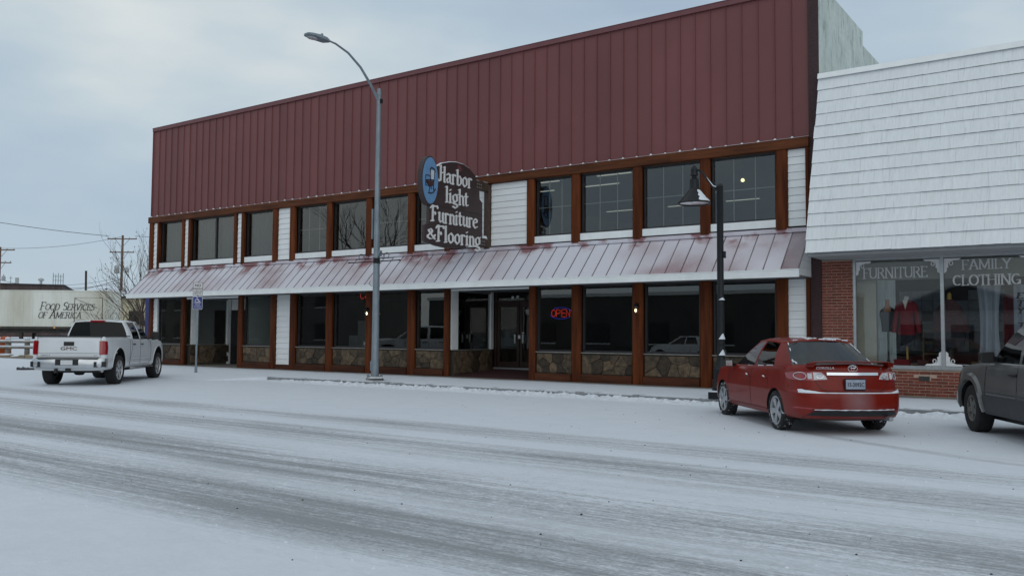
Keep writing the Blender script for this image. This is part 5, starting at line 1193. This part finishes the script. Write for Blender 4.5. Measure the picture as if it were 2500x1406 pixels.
pts = [((1.35, 0, 1.29), (.62, 0, 1.80)), ((1.28, .5, 1.28), (.58, .45, 1.795)), ((1.08, .86, 1.265), (.46, .68, 1.765)), ((.98, .915, 1.265), (.36, .715, 1.76)), ((.12, .935, 1.275), (.06, .735, 1.775)), ((.0, .935, 1.275), (-.05, .735, 1.775)), ((-.60, .935, 1.285), (-.66, .735, 1.765)), ((-.79, .90, 1.29), (-.77, .71, 1.76)), ((-.83, .84, 1.29), (-.80, .665, 1.765)), ((-.87, .40, 1.29), (-.83, .38, 1.785)), ((-.88, 0, 1.29), (-.84, 0, 1.79))]
cabin(t, pts, ['windshield', 'windshield', None, 'side_window', None, 'side_window', None, None, 'rear_window', 'rear_window'], 'truck_white', 'privacy_glass', [(.6, .03), (0, .05), (-.84, .03)], rim=.035)
mat('chrome_spoke', (.6, .61, .62), .25, .1, 8, metal=.8, coords='obj')
wheels(t, [(1.82, .84, 0), (1.82, -.84, 0), (-1.82, .84, 0), (-1.82, -.84, 0)], .418, .285, .275, 6, 'chrome_spoke', two=True)
MB().box(-2.3, 2.5, -.66, .66, .34, .62).build('underbody', 'car_black', t, world=False)
MB().tube([(-1.82, -.8, .42), (-1.82, .8, .42)], .05, 8).lathe([(.05, -.18), (.16, -.1), (.17, 0), (.16, .1), (.05, .18)], (-1.82, .12, .42), 'y', 12).build('rear_axle', 'car_black', t, world=False)
MB().box(-2.84, -.92, -.78, .78, .86, .92).build('bed_floor', 'snow', t, world=False)
for y in (-.42, .42):
    MB().box(-.42, -.24, y - .26, y + .26, .9, 1.36).box(-.44, -.34, y - .13, y + .13, 1.38, 1.55).build('seat', 'seat_fabric', t, world=False)
    MB().box(.40, .58, y - .26, y + .26, .9, 1.40).box(.38, .48, y - .13, y + .13, 1.42, 1.60).build('seat', 'seat_fabric', t, world=False)
rw = MB().prism([(.62, 1.40), (.12, 1.36), (.06, 1.38), (.10, 1.60)], lambda u, v, w: (-.80 + w, u * .2 - .02, v), .004)
# bumper
bp = []
for y, x in ((-.97, -2.86), (-.95, -2.95), (-.84, -3.02), (-.36, -3.05), (.36, -3.05), (.84, -3.02), (.95, -2.95), (.97, -2.86)): bp.append([(x + .10, y, .50), (x + .015, y, .50), (x, y, .56), (x, y, .70), (x + .03, y, .755), (x + .12, y, .755)])
mat('bumper_chrome', (.55, .57, .59), .28, .1, 5, metal=.75, coords='obj')
bo = MB().loft(bp).build('rear_bumper', 'bumper_chrome', t, smooth=40, world=False)
MB().box(-3.058, -3.0, -.30, .30, .575, .735).build('plate_recess', 'car_black', bo, world=False)
MB().box(-3.066, -3.06, -.155, .155, .585, .715).build('licence_plate', 'plate_white', bo, world=False)
MB().box(-3.05, -2.8, -.80, .80, .757, .775).build('bumper_pad', 'car_black', bo, world=False)
for s in (1, -1):
    MB().loft([[(-3.045, s * .70, .52), (-3.045, s * .70, .67), (-2.94, s * .70, .67), (-2.94, s * .70, .52)], [(-2.965, s * .975, .53), (-2.965, s * .975, .675), (-2.88, s * .975, .675), (-2.88, s * .975, .53)]]).build('corner_step', 'car_black', bo, world=False)
    ax = 'left' if s > 0 else 'right'
    patch(bvh, 'rear_' + ax, [(-1.50, .86), (-1.50, 1.23), (-1.42, 1.24), (-1.31, 1.22), (-1.285, 1.05), (-1.30, .87)], .014, 'tail_lamp', 'lamp_red', t, .025)
    seam(bvh, ax, [[(1.02, 1.25), (1.08, .95), (1.04, .60), (.9, .52)], [(.06, 1.27), (.06, .52)], [(-.72, 1.28), (-.70, 1.0), (-.85, .75), (-.95, .52)], [(.9, .52), (-.95, .52)], [(-.90, 1.33), (-.90, .55)]], .006, 'panel_seam', 'car_black', t)
    seam(bvh, ax, [[(1.0, .70), (-.72, .70)]], .012, 'side_moulding', 'chrome', t)
    for u in (.22, -.52): MB().tube([hit(bvh, ax, u - .11 + .022 * i, 1.12, .010 + .02 * math.sin(math.pi * i / 10)) for i in range(11)], .016, 6).build('door_handle', 'car_black', t, world=False)
    # wheel arch mouldings
    for axx in (1.82, -1.82):
        MB().tube([p for p in (hit(bvh, ax, axx + .55 * math.cos(R_(a)), .50 + .55 * math.sin(R_(a)), .0) for a in range(0, 181, 9)) if p is not None], .018, 6).build('arch_lip', 'truck_white', t, smooth=50, world=False)
    MB().box(-1.05, 1.15, s * .86, s * 1.02, .40, .45, bev=.02).build('running_board', 'chrome', t, world=False)
    MB().loft([[(.90, s * .93, 1.26), (.80, s * .93, 1.26), (.80, s * .93, 1.32), (.90, s * .93, 1.32)], [(.90, s * 1.10, 1.27), (.80, s * 1.10, 1.27), (.80, s * 1.10, 1.34), (.90, s * 1.10, 1.34)]]).loft([[(.92, s * 1.06, 1.24), (.80, s * 1.06, 1.24), (.80, s * 1.06, 1.50), (.92, s * 1.06, 1.50)], [(.92, s * 1.27, 1.26), (.80, s * 1.27, 1.26), (.80, s * 1.27, 1.49), (.92, s * 1.27, 1.49)]]).build('door_mirror', 'car_black', t, world=False)
seam(bvh, 'rear', [[(.825, 1.33), (.825, .80), (-.825, .80), (-.825, 1.33)]], .006, 'tailgate_seam', 'car_black', t)
seam(bvh, 'rear', [[(.80, .90), (-.80, .90)]], .005, 'tailgate_crease', 'car_black', t, off=-.002)
MB().box(-2.96, -2.86, -.86, .86, 1.345, 1.372, bev=.01).build('tailgate_cap', 'car_black', t, world=False)
for s in (1, -1): MB().box(-2.85, -.92, s * .86, s * .96, 1.345, 1.375, bev=.01).build('bed_rail', 'car_black', t, world=False)
patch(bvh, 'rear', [(.135, 1.10), (.135, 1.21), (-.135, 1.21), (-.135, 1.10)], .012, 'tailgate_handle', 'car_black', t, .05)
decal_text(bvh, 'rear', 'GMC', 0, .985, .125, 'chair_paint', t, sx=1.6, off=.008)
decal_text(bvh, 'rear', 'SIERRA', .60, .83, .055, 'chrome', t, sx=1.5, off=.006); decal_text(bvh, 'rear', 'SLT', -.70, .83, .05, 'chrome', t, sx=1.3, shear=.2)
MB().box(-.90, -.83, -.20, .20, 1.765, 1.83, bev=.015).build('brake_lamp', 'lamp_red', t, world=False)
MB().box(-2.98, -2.85, -.06, .06, .40, .49).box(-3.0, -2.86, .28, .34, .36, .48).build('hitch', 'car_black', t, world=False)
MB().tube([(-2.3, -.62, .40), (-2.75, -.80, .42), (-2.85, -.86, .41)], .035, 8).build('exhaust', 'alloy', t, world=False)
# ---- grey SUV, nose in at the right edge
t = thing('parked_suv', 'dark grey boxy sport utility vehicle cut off at the right edge', 'suv', (-.668, -7.161, .004), R_(118))
paint('paint_grey', (.105, .106, .106), .4, .8, snow=None); mat('rim_dirty', (.16, .155, .145), .6, .3, 14, metal=.2, coords='obj'); mat('cladding', (.048, .050, .053), .6, .15, 6, coords='obj')
F_ = [(0, 0), (.015, .40), (.05, .70), (.14, .89), (.28, .97)]; Rr = [(.30, 1.), (.12, .97), (.04, .85), (0, .45), (0, 0)]
Sd = [(1.75, .99), (1.345, 1.), (.95, 1.), (.72, 1.), (.2, 1.), (-.4, 1.), (-.9, 1.), (-1.345, 1.), (-1.9, .99)]
T = [(2.25, .93), (1.9, 1.02), (1.3, 1.08), (.8, 1.12), (-2.4, 1.14)]
lv = [('z', .30, 2.0, -2.2, .74), ('z', .33, 2.16, -2.3, .85), ('z', .42, 2.2, -2.34, .885), ('z', .60, 2.21, -2.36, .90), ('f', .22, 2.20, -2.35, .90), ('f', .27, 2.17, -2.33, .888), ('f', .6, 2.15, -2.31, .886), ('f', .90, 2.10, -2.29, .865), ('f', .97, 2.06, -2.27, .845), ('f', 1., 2.0, -2.24, .80)]
body, bvh = car_body('body', t, F_, Sd, Rr, lv, T, .60, [(-2.1, .92, .4)], [(2.2, .03), (1.0, .05), (-2.4, 0)], ['paint_grey', 'seat_fabric'], [(1.345, .375, .44, .60, 1.2), (-1.345, .375, .44, .60, 1.2)])
pts = [((1.02, 0, 1.14), (.38, 0, 1.66)), ((.96, .42, 1.135), (.34, .40, 1.655)), ((.80, .73, 1.12), (.24, .60, 1.63)), ((.70, .795, 1.115), (.15, .63, 1.625)), ((-.28, .83, 1.12), (-.30, .665, 1.64)), ((-.36, .83, 1.12), (-.38, .665, 1.64)), ((-1.22, .83, 1.125), (-1.25, .665, 1.635)), ((-1.34, .83, 1.125), (-1.36, .665, 1.635)), ((-2.05, .80, 1.13), (-1.98, .64, 1.62)), ((-2.20, .70, 1.13), (-2.08, .58, 1.62)), ((-2.26, 0, 1.13), (-2.12, 0, 1.64))]
cabin(t, pts, ['windshield', 'windshield', None, 'side_window', None, 'side_window', None, 'side_window', None, 'rear_window'], 'paint_grey', 'car_glass', [(.3, .03), (-1, .04), (-2.1, .02)])
wheels(t, [(1.345, .76, -.06), (1.345, -.76, -.06), (-1.345, .76, 0), (-1.345, -.76, 0)], .375, .245, .205, 5, 'rim_dirty', two=False)
MB().box(-2.1, 2.0, -.62, .62, .22, .60).build('underbody', 'car_black', t, world=False)
for y in (-.38, .38): MB().box(-.22, -.02, y - .25, y + .25, .75, 1.22).box(-.24, -.14, y - .13, y + .13, 1.24, 1.42).build('seat', 'seat_fabric', t, world=False)
MB().tube([(.62 + .02 * math.cos(R_(a)) + .06 * math.sin(R_(a)), .36 + .18 * math.cos(R_(a)), 1.08 + .17 * math.sin(R_(a))) for a in range(0, 361, 24)], .014, 6).build('steering_wheel', 'car_black', t, world=False)
for s in (1, -1):
    ax = 'left' if s > 0 else 'right'
    # flared arches and lower cladding
    for axx in (1.345, -1.345):
        P = [[hit(bvh, ax, axx + r * math.cos(R_(a)), .375 + r * math.sin(R_(a)), o_) for r, o_ in ((.445, .0), (.45, .045), (.52, .045), (.56, .004))] for a in range(-8, 189, 7)]
        P = [p for p in P if all(q is not None for q in p)]
        MB().grid(P).build('wheel_flare', 'paint_grey', t, smooth=40, world=False)
    patch(bvh, ax, [(.86, .34), (-.86, .34), (-.86, .62), (.83, .62)], .022, 'door_cladding', 'cladding', t, .06)
    patch(bvh, ax, [(2.13, .40), (1.83, .42), (1.83, .62), (2.13, .64)], .016, 'bumper_cladding', 'cladding', t, .05)
    seam(bvh, ax, [[(.74, 1.10), (.78, .75), (.72, .36)], [(-.32, 1.1), (-.32, .36)], [(-1.0, .40), (-.98, .85), (-1.28, 1.1)]], .005, 'panel_seam', 'car_black', t)
    seam(bvh, ax, [[(.80, .66), (-.86, .66)]], .018, 'door_moulding', 'cladding', t)
    for u in (-.20, -1.15): MB().tube([hit(bvh, ax, u - .12 + .024 * i, .955, .010 + .018 * math.sin(math.pi * i / 10)) for i in range(11)], .020, 6).build('door_handle', 'car_black', t, world=False)
    MB().loft([[(.60, s * .80, 1.13), (.50, s * .80, 1.13), (.50, s * .80, 1.20), (.60, s * .80, 1.20)], [(.58, s * .88, 1.13), (.48, s * .88, 1.13), (.48, s * .88, 1.22), (.58, s * .88, 1.22)]]).loft([[(.58, s * .86, 1.135), (.47, s * .86, 1.135), (.47, s * .86, 1.25), (.58, s * .86, 1.25)], [(.60, s * .88, 1.11), (.46, s * .88, 1.11), (.46, s * .88, 1.28), (.60, s * .88, 1.28)], [(.58, s * 1.04, 1.11), (.46, s * 1.04, 1.11), (.46, s * 1.04, 1.27), (.58, s * 1.04, 1.27)], [(.56, s * 1.06, 1.14), (.47, s * 1.06, 1.14), (.47, s * 1.06, 1.25), (.56, s * 1.06, 1.25)]]).build('door_mirror', 'car_black', t, world=False)
    seam(bvh, 'top', [[(2.02, s * .74), (1.2, s * .76), (.82, s * .78)]], .006, 'hood_seam', 'car_black', t)
    patch(bvh, 'front', [(s * .50, .74), (s * .84, .74), (s * .84, .92), (s * .50, .92)][::-s], .01, 'headlamp', 'lamp_clear', t, .05)
    patch(bvh, ax, [(2.12, .76), (1.98, .78), (1.98, .90), (2.10, .90)], .008, 'side_marker', 'lamp_clear', t, .05)
MB().box(.62, .90, -.70, .70, 1.115, 1.125).build('wiper_cowl', 'car_black', t, world=False)
# ------------------------------------------------------------------ background at the left
mat('old_white', (.58, .55, .44), .75, .14, .5, bump=.05, stretch=(1, 1, .3), col2=(.74, .75, .69)); mat('trailer_dark', (.045, .04, .035), .8, .3, 3); mat('brown_roof', (.085, .058, .055), .85, .2, 1.2, stretch=(3, 3, .3)); mat('beige', (.52, .47, .33), .85, .12, .8); mat('pole_wood', (.16, .10, .075), .85, .25, 3, stretch=(1, 1, .2)); mat('wire', (.03, .03, .03), .7, .1, 2); mat('rail_wood', (.22, .20, .175), .85, .3, 4, snow=patchy(.36, .46, 3)); mat('rock', (.25, .20, .14), .85, .35, 1.5, bump=.6, bscale=4, snow=patchy(.48, .56, 1.2)); mat('orange', (.50, .10, .02), .6, .15, 4); mat('blue_paint', (.03, .04, .17), .6, .2, 3); mat('bark', (.085, .062, .052), .9, .3, 6); mat('conifer', (.022, .030, .024), .9, .3, 2); mat('pale_metal', (.36, .39, .40), .5, .15, 2)
# trailer: long axis roughly along the picture plane
TA = math.atan2(11.7 - 7.5, -59.5 + 65.4)
t = thing('semi_trailer', 'long weathered white box trailer lettered Food Services of America', 'trailer', (-59.3, 11.9, .92), TA)
MB().box(-16, 0, 0, 2.5, .82, 3.46).build('trailer_body', 'old_white', t, world=False)
for i in range(24): MB().box(-15.9 + i * .67, -15.9 + i * .67 + .05, -.010, -.002, .95, 3.36).build('side_post', 'old_white', t, world=False)
MB().box(-16, 0, -.035, 2.53, .74, .90).build('side_rail', 'trailer_dark', t, world=False)
MB().box(-16.02, .02, -.03, 2.53, 3.40, 3.48).build('roof_rail', 'old_white', t, world=False)
for x in (-11.4, -7.5, -3.6): MB().box(x, x + .12, -.05, -.036, .80, .86).build('marker_lamp', 'marker_amber', t, world=False)
MB().box(-16, -.5, .3, 2.2, .45, .73).box(-6.2, -6.0, .3, .5, 0.0, .45).box(-6.2, -6.0, 2.0, 2.2, 0.0, .45).build('chassis', 'trailer_dark', t, world=False)
for x in (-9.6, -8.3, -1.6):
    MB().lathe([(.22, -.14), (.50, -.15), (.53, -.08), (.53, .08), (.50, .15), (.22, .14)], (x, .35, .52), 'y', 20).lathe([(.12, -.13), (.26, -.05), (.26, .05)], (x, .35, .52), 'y', 16).build('wheel', 'rubber', t, world=False)
    MB().lathe([(.08, -.12), (.24, -.10), (.25, -.03)], (x, .30, .52), 'y', 16).build('rim', 'old_white', t, world=False)
TF = lambda ox, oz: (lambda u, v, w: (ox + u, -.026 - w, oz + v))
lt = MB()
def smallcaps(words, ox, oz, big, small, sh=.22):
    x = ox
    for wd in words:
        for i, c in enumerate(wd):
            k = big if (i == 0 and wd != 'OF') else small; w_ = ROMAN[c][0] * k * .98
            pen(lt, c, ROMAN, TF(x, oz), k, w_, nib=.10, thin=.045, serif=True, depth=.004, shear=sh); x += w_
        x += small * .45
smallcaps(['FOOD', 'SERVICES'], -4.62, 2.08, .56, .43); smallcaps(['OF', 'AMERICA'], -4.75, 1.50, .56, .43)
lt.build('lettering', 'print_black', t, world=False)
# brown building behind it
BA = R_(58)
t = thing('brown_shed', 'low dark brown building with flat roof behind the trailer', 'building', (-84.6, 22.0, .9), BA)
MB().box(-30, 0, 0, 12, 0, 5.05).build('wall', 'brown_roof', t, world=False); MB().box(-30.2, .2, -.2, 12.2, 5.052, 5.12).build('roof', 'tar_roof', t, world=False)
for i in range(20): MB().box(-.6 - i * 1.45, -.5 - i * 1.45, -.05, -.003, 0, 5.0).build('batten', 'brown_roof', t, world=False)
fr = MB()
for i in range(5):
    x = -1.0 + i * .22; fr.box(x - .03, x + .03, 2.0, 2.06, 5.12, 6.35 - .12 * (i % 2))
for z in (5.6, 6.0): fr.box(-1.04, -.08, 2.01, 2.05, z, z + .04)
fr.build('roof_frame', 'galvanised', t, world=False)
MB().lathe([(.12, 5.12), (.12, 5.45), (.26, 5.5), (.26, 5.66), (.06, 5.75)], (-1.95, .9, 0), 'z', 12).build('roof_vent', 'pale_metal', t, world=False)
MB().box(-4.2, -3.9, 1.2, 1.5, 5.12, 5.75).build('roof_vent', 'pale_metal', t, world=False)
MB().tube([(-4.6, 1.4, 5.12), (-4.6, 1.4, 5.9)], .03, 6).tube([(-4.75, 1.4, 5.7), (-4.45, 1.4, 5.7)], .025, 6).build('roof_mast', 'pale_metal', t, world=False)
def upole(loc, top, lab, arms, cans, ang):
    t = thing('utility_pole', lab, 'utility pole', loc, ang); x, y, z = loc; h = top - z
    MB().tube([(0, 0, 0), (0, 0, h)], [.13, .09], 10).build('pole', 'pole_wood', t, world=False)
    for za, L_ in arms:
        a = MB().box(-L_, L_, -.12, -.04, za - z - .045, za - z + .045).build('crossarm', 'pole_wood', t, world=False)
        ins = MB()
        for k in (-.95, -.5, .5, .95): ins.lathe([(.03, za - z + .046), (.04, za - z + .10), (.02, za - z + .16)], (k * L_, -.08, 0), 'z', 8)
        ins.build('insulator', 'pale_metal', a, world=False)
        MB().tube([(-L_ * .5, -.1, za - z - .03), (0, -.1, za - z - .75)], .02, 5).tube([(L_ * .5, -.1, za - z - .03), (0, -.1, za - z - .75)], .02, 5).build('brace', 'galvanised', a, world=False)
    for xx, za, r, hh in cans:
        MB().lathe([(r * .9, za - z - hh), (r, za - z - hh + .05), (r, za - z - .1), (r * .8, za - z)], (xx, -.05, 0), 'z', 12).lathe([(.03, za - z), (.04, za - z + .1), (.02, za - z + .16)], (xx, -.05, 0), 'z', 8).build('transformer', 'pale_metal', t, smooth=40, world=False)
upole((-70.5, 19.7, .9), 9.77, 'wooden utility pole with two crossarms and transformers behind the bare tree', ((9.45, 1.25), (8.3, 1.05)), ((-.40, 7.15, .20, .68), (.46, 7.0, .15, .42)), R_(35))
upole((-75.9, 12.2, .9), 8.4, 'wooden utility pole with crossarms cut off at the left edge', ((8.15, 1.25), (7.1, 1.0)), ((.4, 6.0, .15, .4),), R_(35))
tag(MB().tube([(-68.2, 15.4, .9), (-68.2, 15.3, 6.35)], [.10, .085], 8).build('wooden_post', 'trailer_dark'), 'short dark wooden pole rising behind the white trailer', 'pole')
def wire(a, b, sag, lab, r=.018):
    a, b = Vector(a), Vector(b); P = [a.lerp(b, k / 12) - Vector((0, 0, sag * 4 * (k / 12) * (1 - k / 12))) for k in range(13)]
    tag(MB().tube(P, r, 5).build('overhead_wire', 'wire'), lab, 'wire', 'overhead wires')
wire((-71.5, 19.0, 9.70), (-82, 2.0, 12.6), .5, 'thick overhead wire rising to the upper left corner of the street', .022)
wire((-69.6, 20.3, 9.7), (-52, 32.0, 9.6), .3, 'overhead wire running from the transformer pole behind the store', .02)
wire((-70.4, 19.6, 9.65), (-76.3, 11.9, 8.3), .35, 'faint overhead wire joining the tops of both utility poles', .014)
wire((-70.5, 19.6, 6.0), (-68.25, 15.3, 4.9), .05, 'short wire sloping from the transformer pole to the dark wooden pole', .02)
wire((-68.25, 15.3, 4.95), (-84, 20, 5.9), .25, 'wire from the dark wooden pole towards the brown shed', .016)
wire((-70.5, 19.6, 5.7), (-75.9, 12.2, 5.7), .6, 'low sagging wire between both utility poles', .016)
wire((-70.5, 19.6, 6.15), (-86, 20.6, 6.0), .3, 'wire from the transformer pole to the roof frame', .014)
# beige building and its open metal frame
t = thing('beige_building', 'low beige building behind the bare tree', 'building', (-69, 17.2, .9), R_(36))
MB().box(-1, 16, 0, 8, 0, 3.35).build('wall', 'beige', t, world=False); MB().prism([(-.3, 3.352), (8.3, 3.352), (8.3, 3.5), (4, 4.3), (-.3, 3.5)], lambda u, v, w: (-1.3 + w, u, v), 17.6).build('roof', 'tar_roof', t, world=False)
for x in (2.2, 5.0): MB().box(x, x + 1.2, -.03, -.003, 1.2, 2.3).build('window', 'car_glass', t, world=False)
MB().box(3.6, 4.6, -.03, -.003, 0, 2.1).build('door', 'pale_metal', t, world=False)
t = thing('pipe_frame', 'open square pipe frame standing in front of the trailer end', 'frame', (-58.35, 10.15, .9), R_(36))
MB().tube([(-.95, 0, 0), (-.95, 0, 2.9), (.95, 0, 2.9), (.95, 0, 0)], .03, 6).tube([(-.95, 0, .75), (.95, 0, .75)], .025, 6).tube([(-.95, 0, 2.85), (.6, 0, 2.2)], .018, 6).build('pipe', 'trailer_dark', t, world=False)
# low rock edging and snowy rail fence
RA = math.atan2(.6, 1.0)
t = thing('rail_fence', 'snow topped grey rail fence beside the parked truck', 'fence', (-47.3, 1.9, .2), R_(37))
for i in range(6):
    x = -i * 1.02 - .1; MB().box(x - .11, x + .11, -.10, .10, 0, .86, bev=.03).build('post', 'rail_wood', t, world=False)
    MB().lathe([(.15, .862), (.13, .93), (.05, .97)], (x, 0, 0), 'z', 10).build('post_snow', 'snow', t, world=False)
for z in (.42, .72):
    MB().tube([(-6.5, -.13, z + .03), (-3, -.13, z), (.6, -.13, z)], .065, 8).build('rail', 'rail_wood', t, world=False)
    MB().tube([(-6.5, -.13, z + .09), (-3, -.13, z + .06), (.6, -.13, z + .06)], .045, 6).build('rail_snow', 'snow', t, world=False)
rr3 = random.Random(9); rk = thing('rock_edging', 'low edging of tan rocks under the rail fence', 'rock edging', (-47.0, 1.2, .0), R_(37))
for i in range(15):
    x = 1.2 - i * .72; w_ = rr3.uniform(.55, .8); h_ = rr3.uniform(.22, .36)
    MB().loft([[(x - w_ / 2, -.3, 0), (x + w_ / 2, -.28, 0), (x + w_ / 2, .3, 0), (x - w_ / 2, .3, 0)], [(x - w_ * .46, -.24, h_ * .7), (x + w_ * .45, -.22, h_ * .8), (x + w_ * .45, .25, h_ * .8), (x - w_ * .44, .25, h_ * .7)], [(x - w_ * .3, -.12, h_), (x + w_ * .3, -.1, h_), (x + w_ * .3, .15, h_), (x - w_ * .3, .15, h_)]]).build('rock', 'rock', rk, world=False)
t = thing('traffic_barrel', 'round orange barrel at the left edge by the rail fence', 'barrel', (-49.9, .9, .15))
MB().lathe([(.30, .0), (.29, .35), (.31, .38), (.28, .72), (.30, .75), (.24, 1.02), (.1, 1.05)], (0, 0, 0), 'z', 18).build('barrel_body', 'orange', t, smooth=40, world=False); MB().lathe([(.294, .45), (.284, .62)], (0, 0, 0), 'z', 18, caps=False).build('reflective_band', 'print_white', t, world=False)
t = thing('parking_block', 'dark snow dusted parking block on the ground left of the truck', 'parking block', (-34.45, -5.15, .004), R_(42))
mat('dark_block', (.06, .06, .065), .85, .3, 6, snow=patchy(.45, .55, 5)); MB().box(-.6, .6, -.09, .09, 0, .11, bev=.03).build('block', 'dark_block', t, world=False); MB().tube([(-.4, 0, .10), (-.4, 0, .14)], .02, 6).build('anchor_pin', 'galvanised', t, world=False)
t = thing('blue_post', 'dark blue painted post just past the store corner', 'post', (-38.4, 2.1, .1))
MB().box(-.16, .20, -.1, .1, 0, 3.3, bev=.02).box(-.22, .26, -.16, .16, 0, .12).build('post_shaft', 'blue_paint', t, world=False); MB().box(-.17, .21, -.11, .11, 3.301, 3.36).build('post_cap', 'pale_metal', t, world=False)
# bare trees
def bare_tree(loc, lab, h, stems, sd, spread=.55, depth=5, mt='bark', leaves=False, r0=.09):
    t = thing('bare_tree', lab, 'tree', loc); rd = random.Random(sd); tr = MB(); cr = MB(); lf = MB()
    def grow(p, d, L, r, lv):
        n = 3; P = [p]; q = p.copy(); dd = d.copy()
        for i in range(n):
            dd = (dd + Vector((rd.uniform(-.16, .16), rd.uniform(-.16, .16), rd.uniform(-.02, .14)))).normalized(); q = q + dd * L / n; P.append(q.copy())
        (tr if lv == 0 else cr).tube(P, [r * (1 - .4 * i / n) for i in range(n + 1)], 6 if lv < 2 else 4, caps=False)
        if lv >= depth:
            if leaves and rd.random() < .16: lf.lathe([(.028, 0), (.015, .06)], tuple(q), 'z', 4)
            return
        for k in range(rd.choice((2, 2, 3)) if lv else 4):
            at = P[rd.choice((1, 2, 3))] if k else P[-1]
            a = rd.uniform(0, 6.28); s_ = spread * rd.uniform(.5, 1.25); ax_ = dd.orthogonal().normalized(); ax_.rotate(Matrix.Rotation(a, 3, dd))
            nd_ = (dd + ax_ * s_).normalized(); grow(at, nd_, L * rd.uniform(.58, .82), r * .6, lv + 1)
    for k in range(stems):
        a = 2 * math.pi * k / stems + rd.uniform(-.4, .4); lean = .0 if stems == 1 else rd.uniform(.10, .38)
        grow(Vector((.15 * math.cos(a), .15 * math.sin(a), -.1)) if stems > 1 else Vector((0, 0, -.1)), Vector((lean * math.cos(a), lean * math.sin(a), 1)).normalized(), h * rd.uniform(.30, .40), r0 * rd.uniform(.7, 1), 0)
    tr.build('trunk', mt, t, world=False, fix=False, smooth=60); cr.build('crown', mt, t, world=False, fix=False, smooth=60)
    if leaves: lf.build('dead_leaves', 'bark', t, world=False, fix=False)['kind'] = 'stuff'
bare_tree((-46.0, 6.8, .35), 'bare many stemmed tree beyond the left end of the store', 7.2, 7, 21, .44, 5, leaves=True, r0=.06)
bare_tree((-49.6, 7.0, .45), 'small bare shrub with drooping twigs left of the many stemmed tree', 3.6, 5, 5, .8, 4, leaves=True, r0=.035)
t = thing('conifer', 'small dark conifer far behind the trailer end', 'tree', (-90.7, 30.0, .9)); rc = random.Random(3)
MB().tube([(0, 0, 0), (0, 0, 5.2)], [.15, .03], 6).build('trunk', 'bark', t, world=False); cf = MB()
for i in range(420):
    k = rc.random() ** .7; a = rc.uniform(0, 6.28); r = (1 - k) * 1.15 * rc.uniform(.3, 1); z = .8 + 4.5 * k; c = Vector((r * math.cos(a), r * math.sin(a), z)); e = Vector((math.cos(a), math.sin(a), -.35)) * .35; s_ = Vector((-math.sin(a), math.cos(a), 0)) * .10
    cf.face([c - s_, c + s_, c + e])
cf.build('crown', 'conifer', t, world=False, fix=False)
# ------------------------------------------------------------------ across the street (seen only as reflections in the glass)
mat('unseen_block_wall', (.11, .105, .10), .85, .15, .6); mat('far_dark', (.07, .065, .06), .85, .2, .8); mat('far_white', (.62, .63, .62), .8, .08, 1)
def house(name, lab, x0, x1, y0, y1, h, ridge, mt, loc, rows=1, nwin=4):
    t = thing(name, lab, 'building', loc)
    MB().box(x0, x1, y0, y1, 0, h).build('wall', mt, t, world=False)
    if ridge:
        MB().prism([(x0 - .4, h + .002), (x1 + .4, h + .002), ((x0 + x1) / 2, ridge)], lambda u, v, w: (u, y0 - .4 + w, v), y1 - y0 + .8).build('roof', 'tar_roof', t, world=False)
        MB().prism([(x0 - .5, h + .06), ((x0 + x1) / 2, ridge + .12), (x1 + .5, h + .06), (x1 + .5, h - .1), ((x0 + x1) / 2, ridge - .06), (x0 - .5, h - .1)], lambda u, v, w: (u, y1 + .405 + w, v), .06).build('barge_board', 'far_white', t, world=False)
    else: MB().box(x0 - .1, x1 + .1, y0, y1 + .12, h + .002, h + .25).build('cornice', 'far_white', t, world=False)
    for j in range(rows):
        for i in range(nwin):
            a = x0 + (x1 - x0) * (i + .25) / nwin; b = x0 + (x1 - x0) * (i + .7) / nwin; z = .9 + j * 3.1
            wf = MB().box(a, b, y1 + .002, y1 + .05, z, z + 1.5).build('window', 'car_black', t, world=False); MB().box(a - .08, b + .08, y1 + .052, y1 + .08, z - .12, z - .02).build('sill', 'far_white', wf, world=False)
house('unseen_shop', 'dark low shopfront added unseen across the street to darken the ground floor glass', -22, 12, -10, 0, 4.4, 0, 'far_dark', (-28, -36, 0), 1, 7)  # added out of view so the lower glass reflects dark, not bright sky
house('unseen_block', 'long grey two storey block added unseen across the street to darken the left ground floor windows', -20, 16, -12, 0, 7.6, 0, 'unseen_block_wall', (-78, -36, 0), 2, 11)  # added; low and dark so lower panes mirror wall, upper panes sky
house('white_house', 'white gabled house across the street, mirrored in the clothing shop window', -5, 5, -9, 0, 3.4, 5.3, 'far_white', (-9.5, -47, 0), 1, 3)
bare_tree((-52, -31, 0), 'tall bare tree across the street, mirrored in the upper windows', 12.5, 1, 33, .62, 6, r0=.24)
sedan('white sedan across the street, mirrored in the ground floor glass', (-21.5, -26.2, .004), 178, 'paint_white', hero=False)
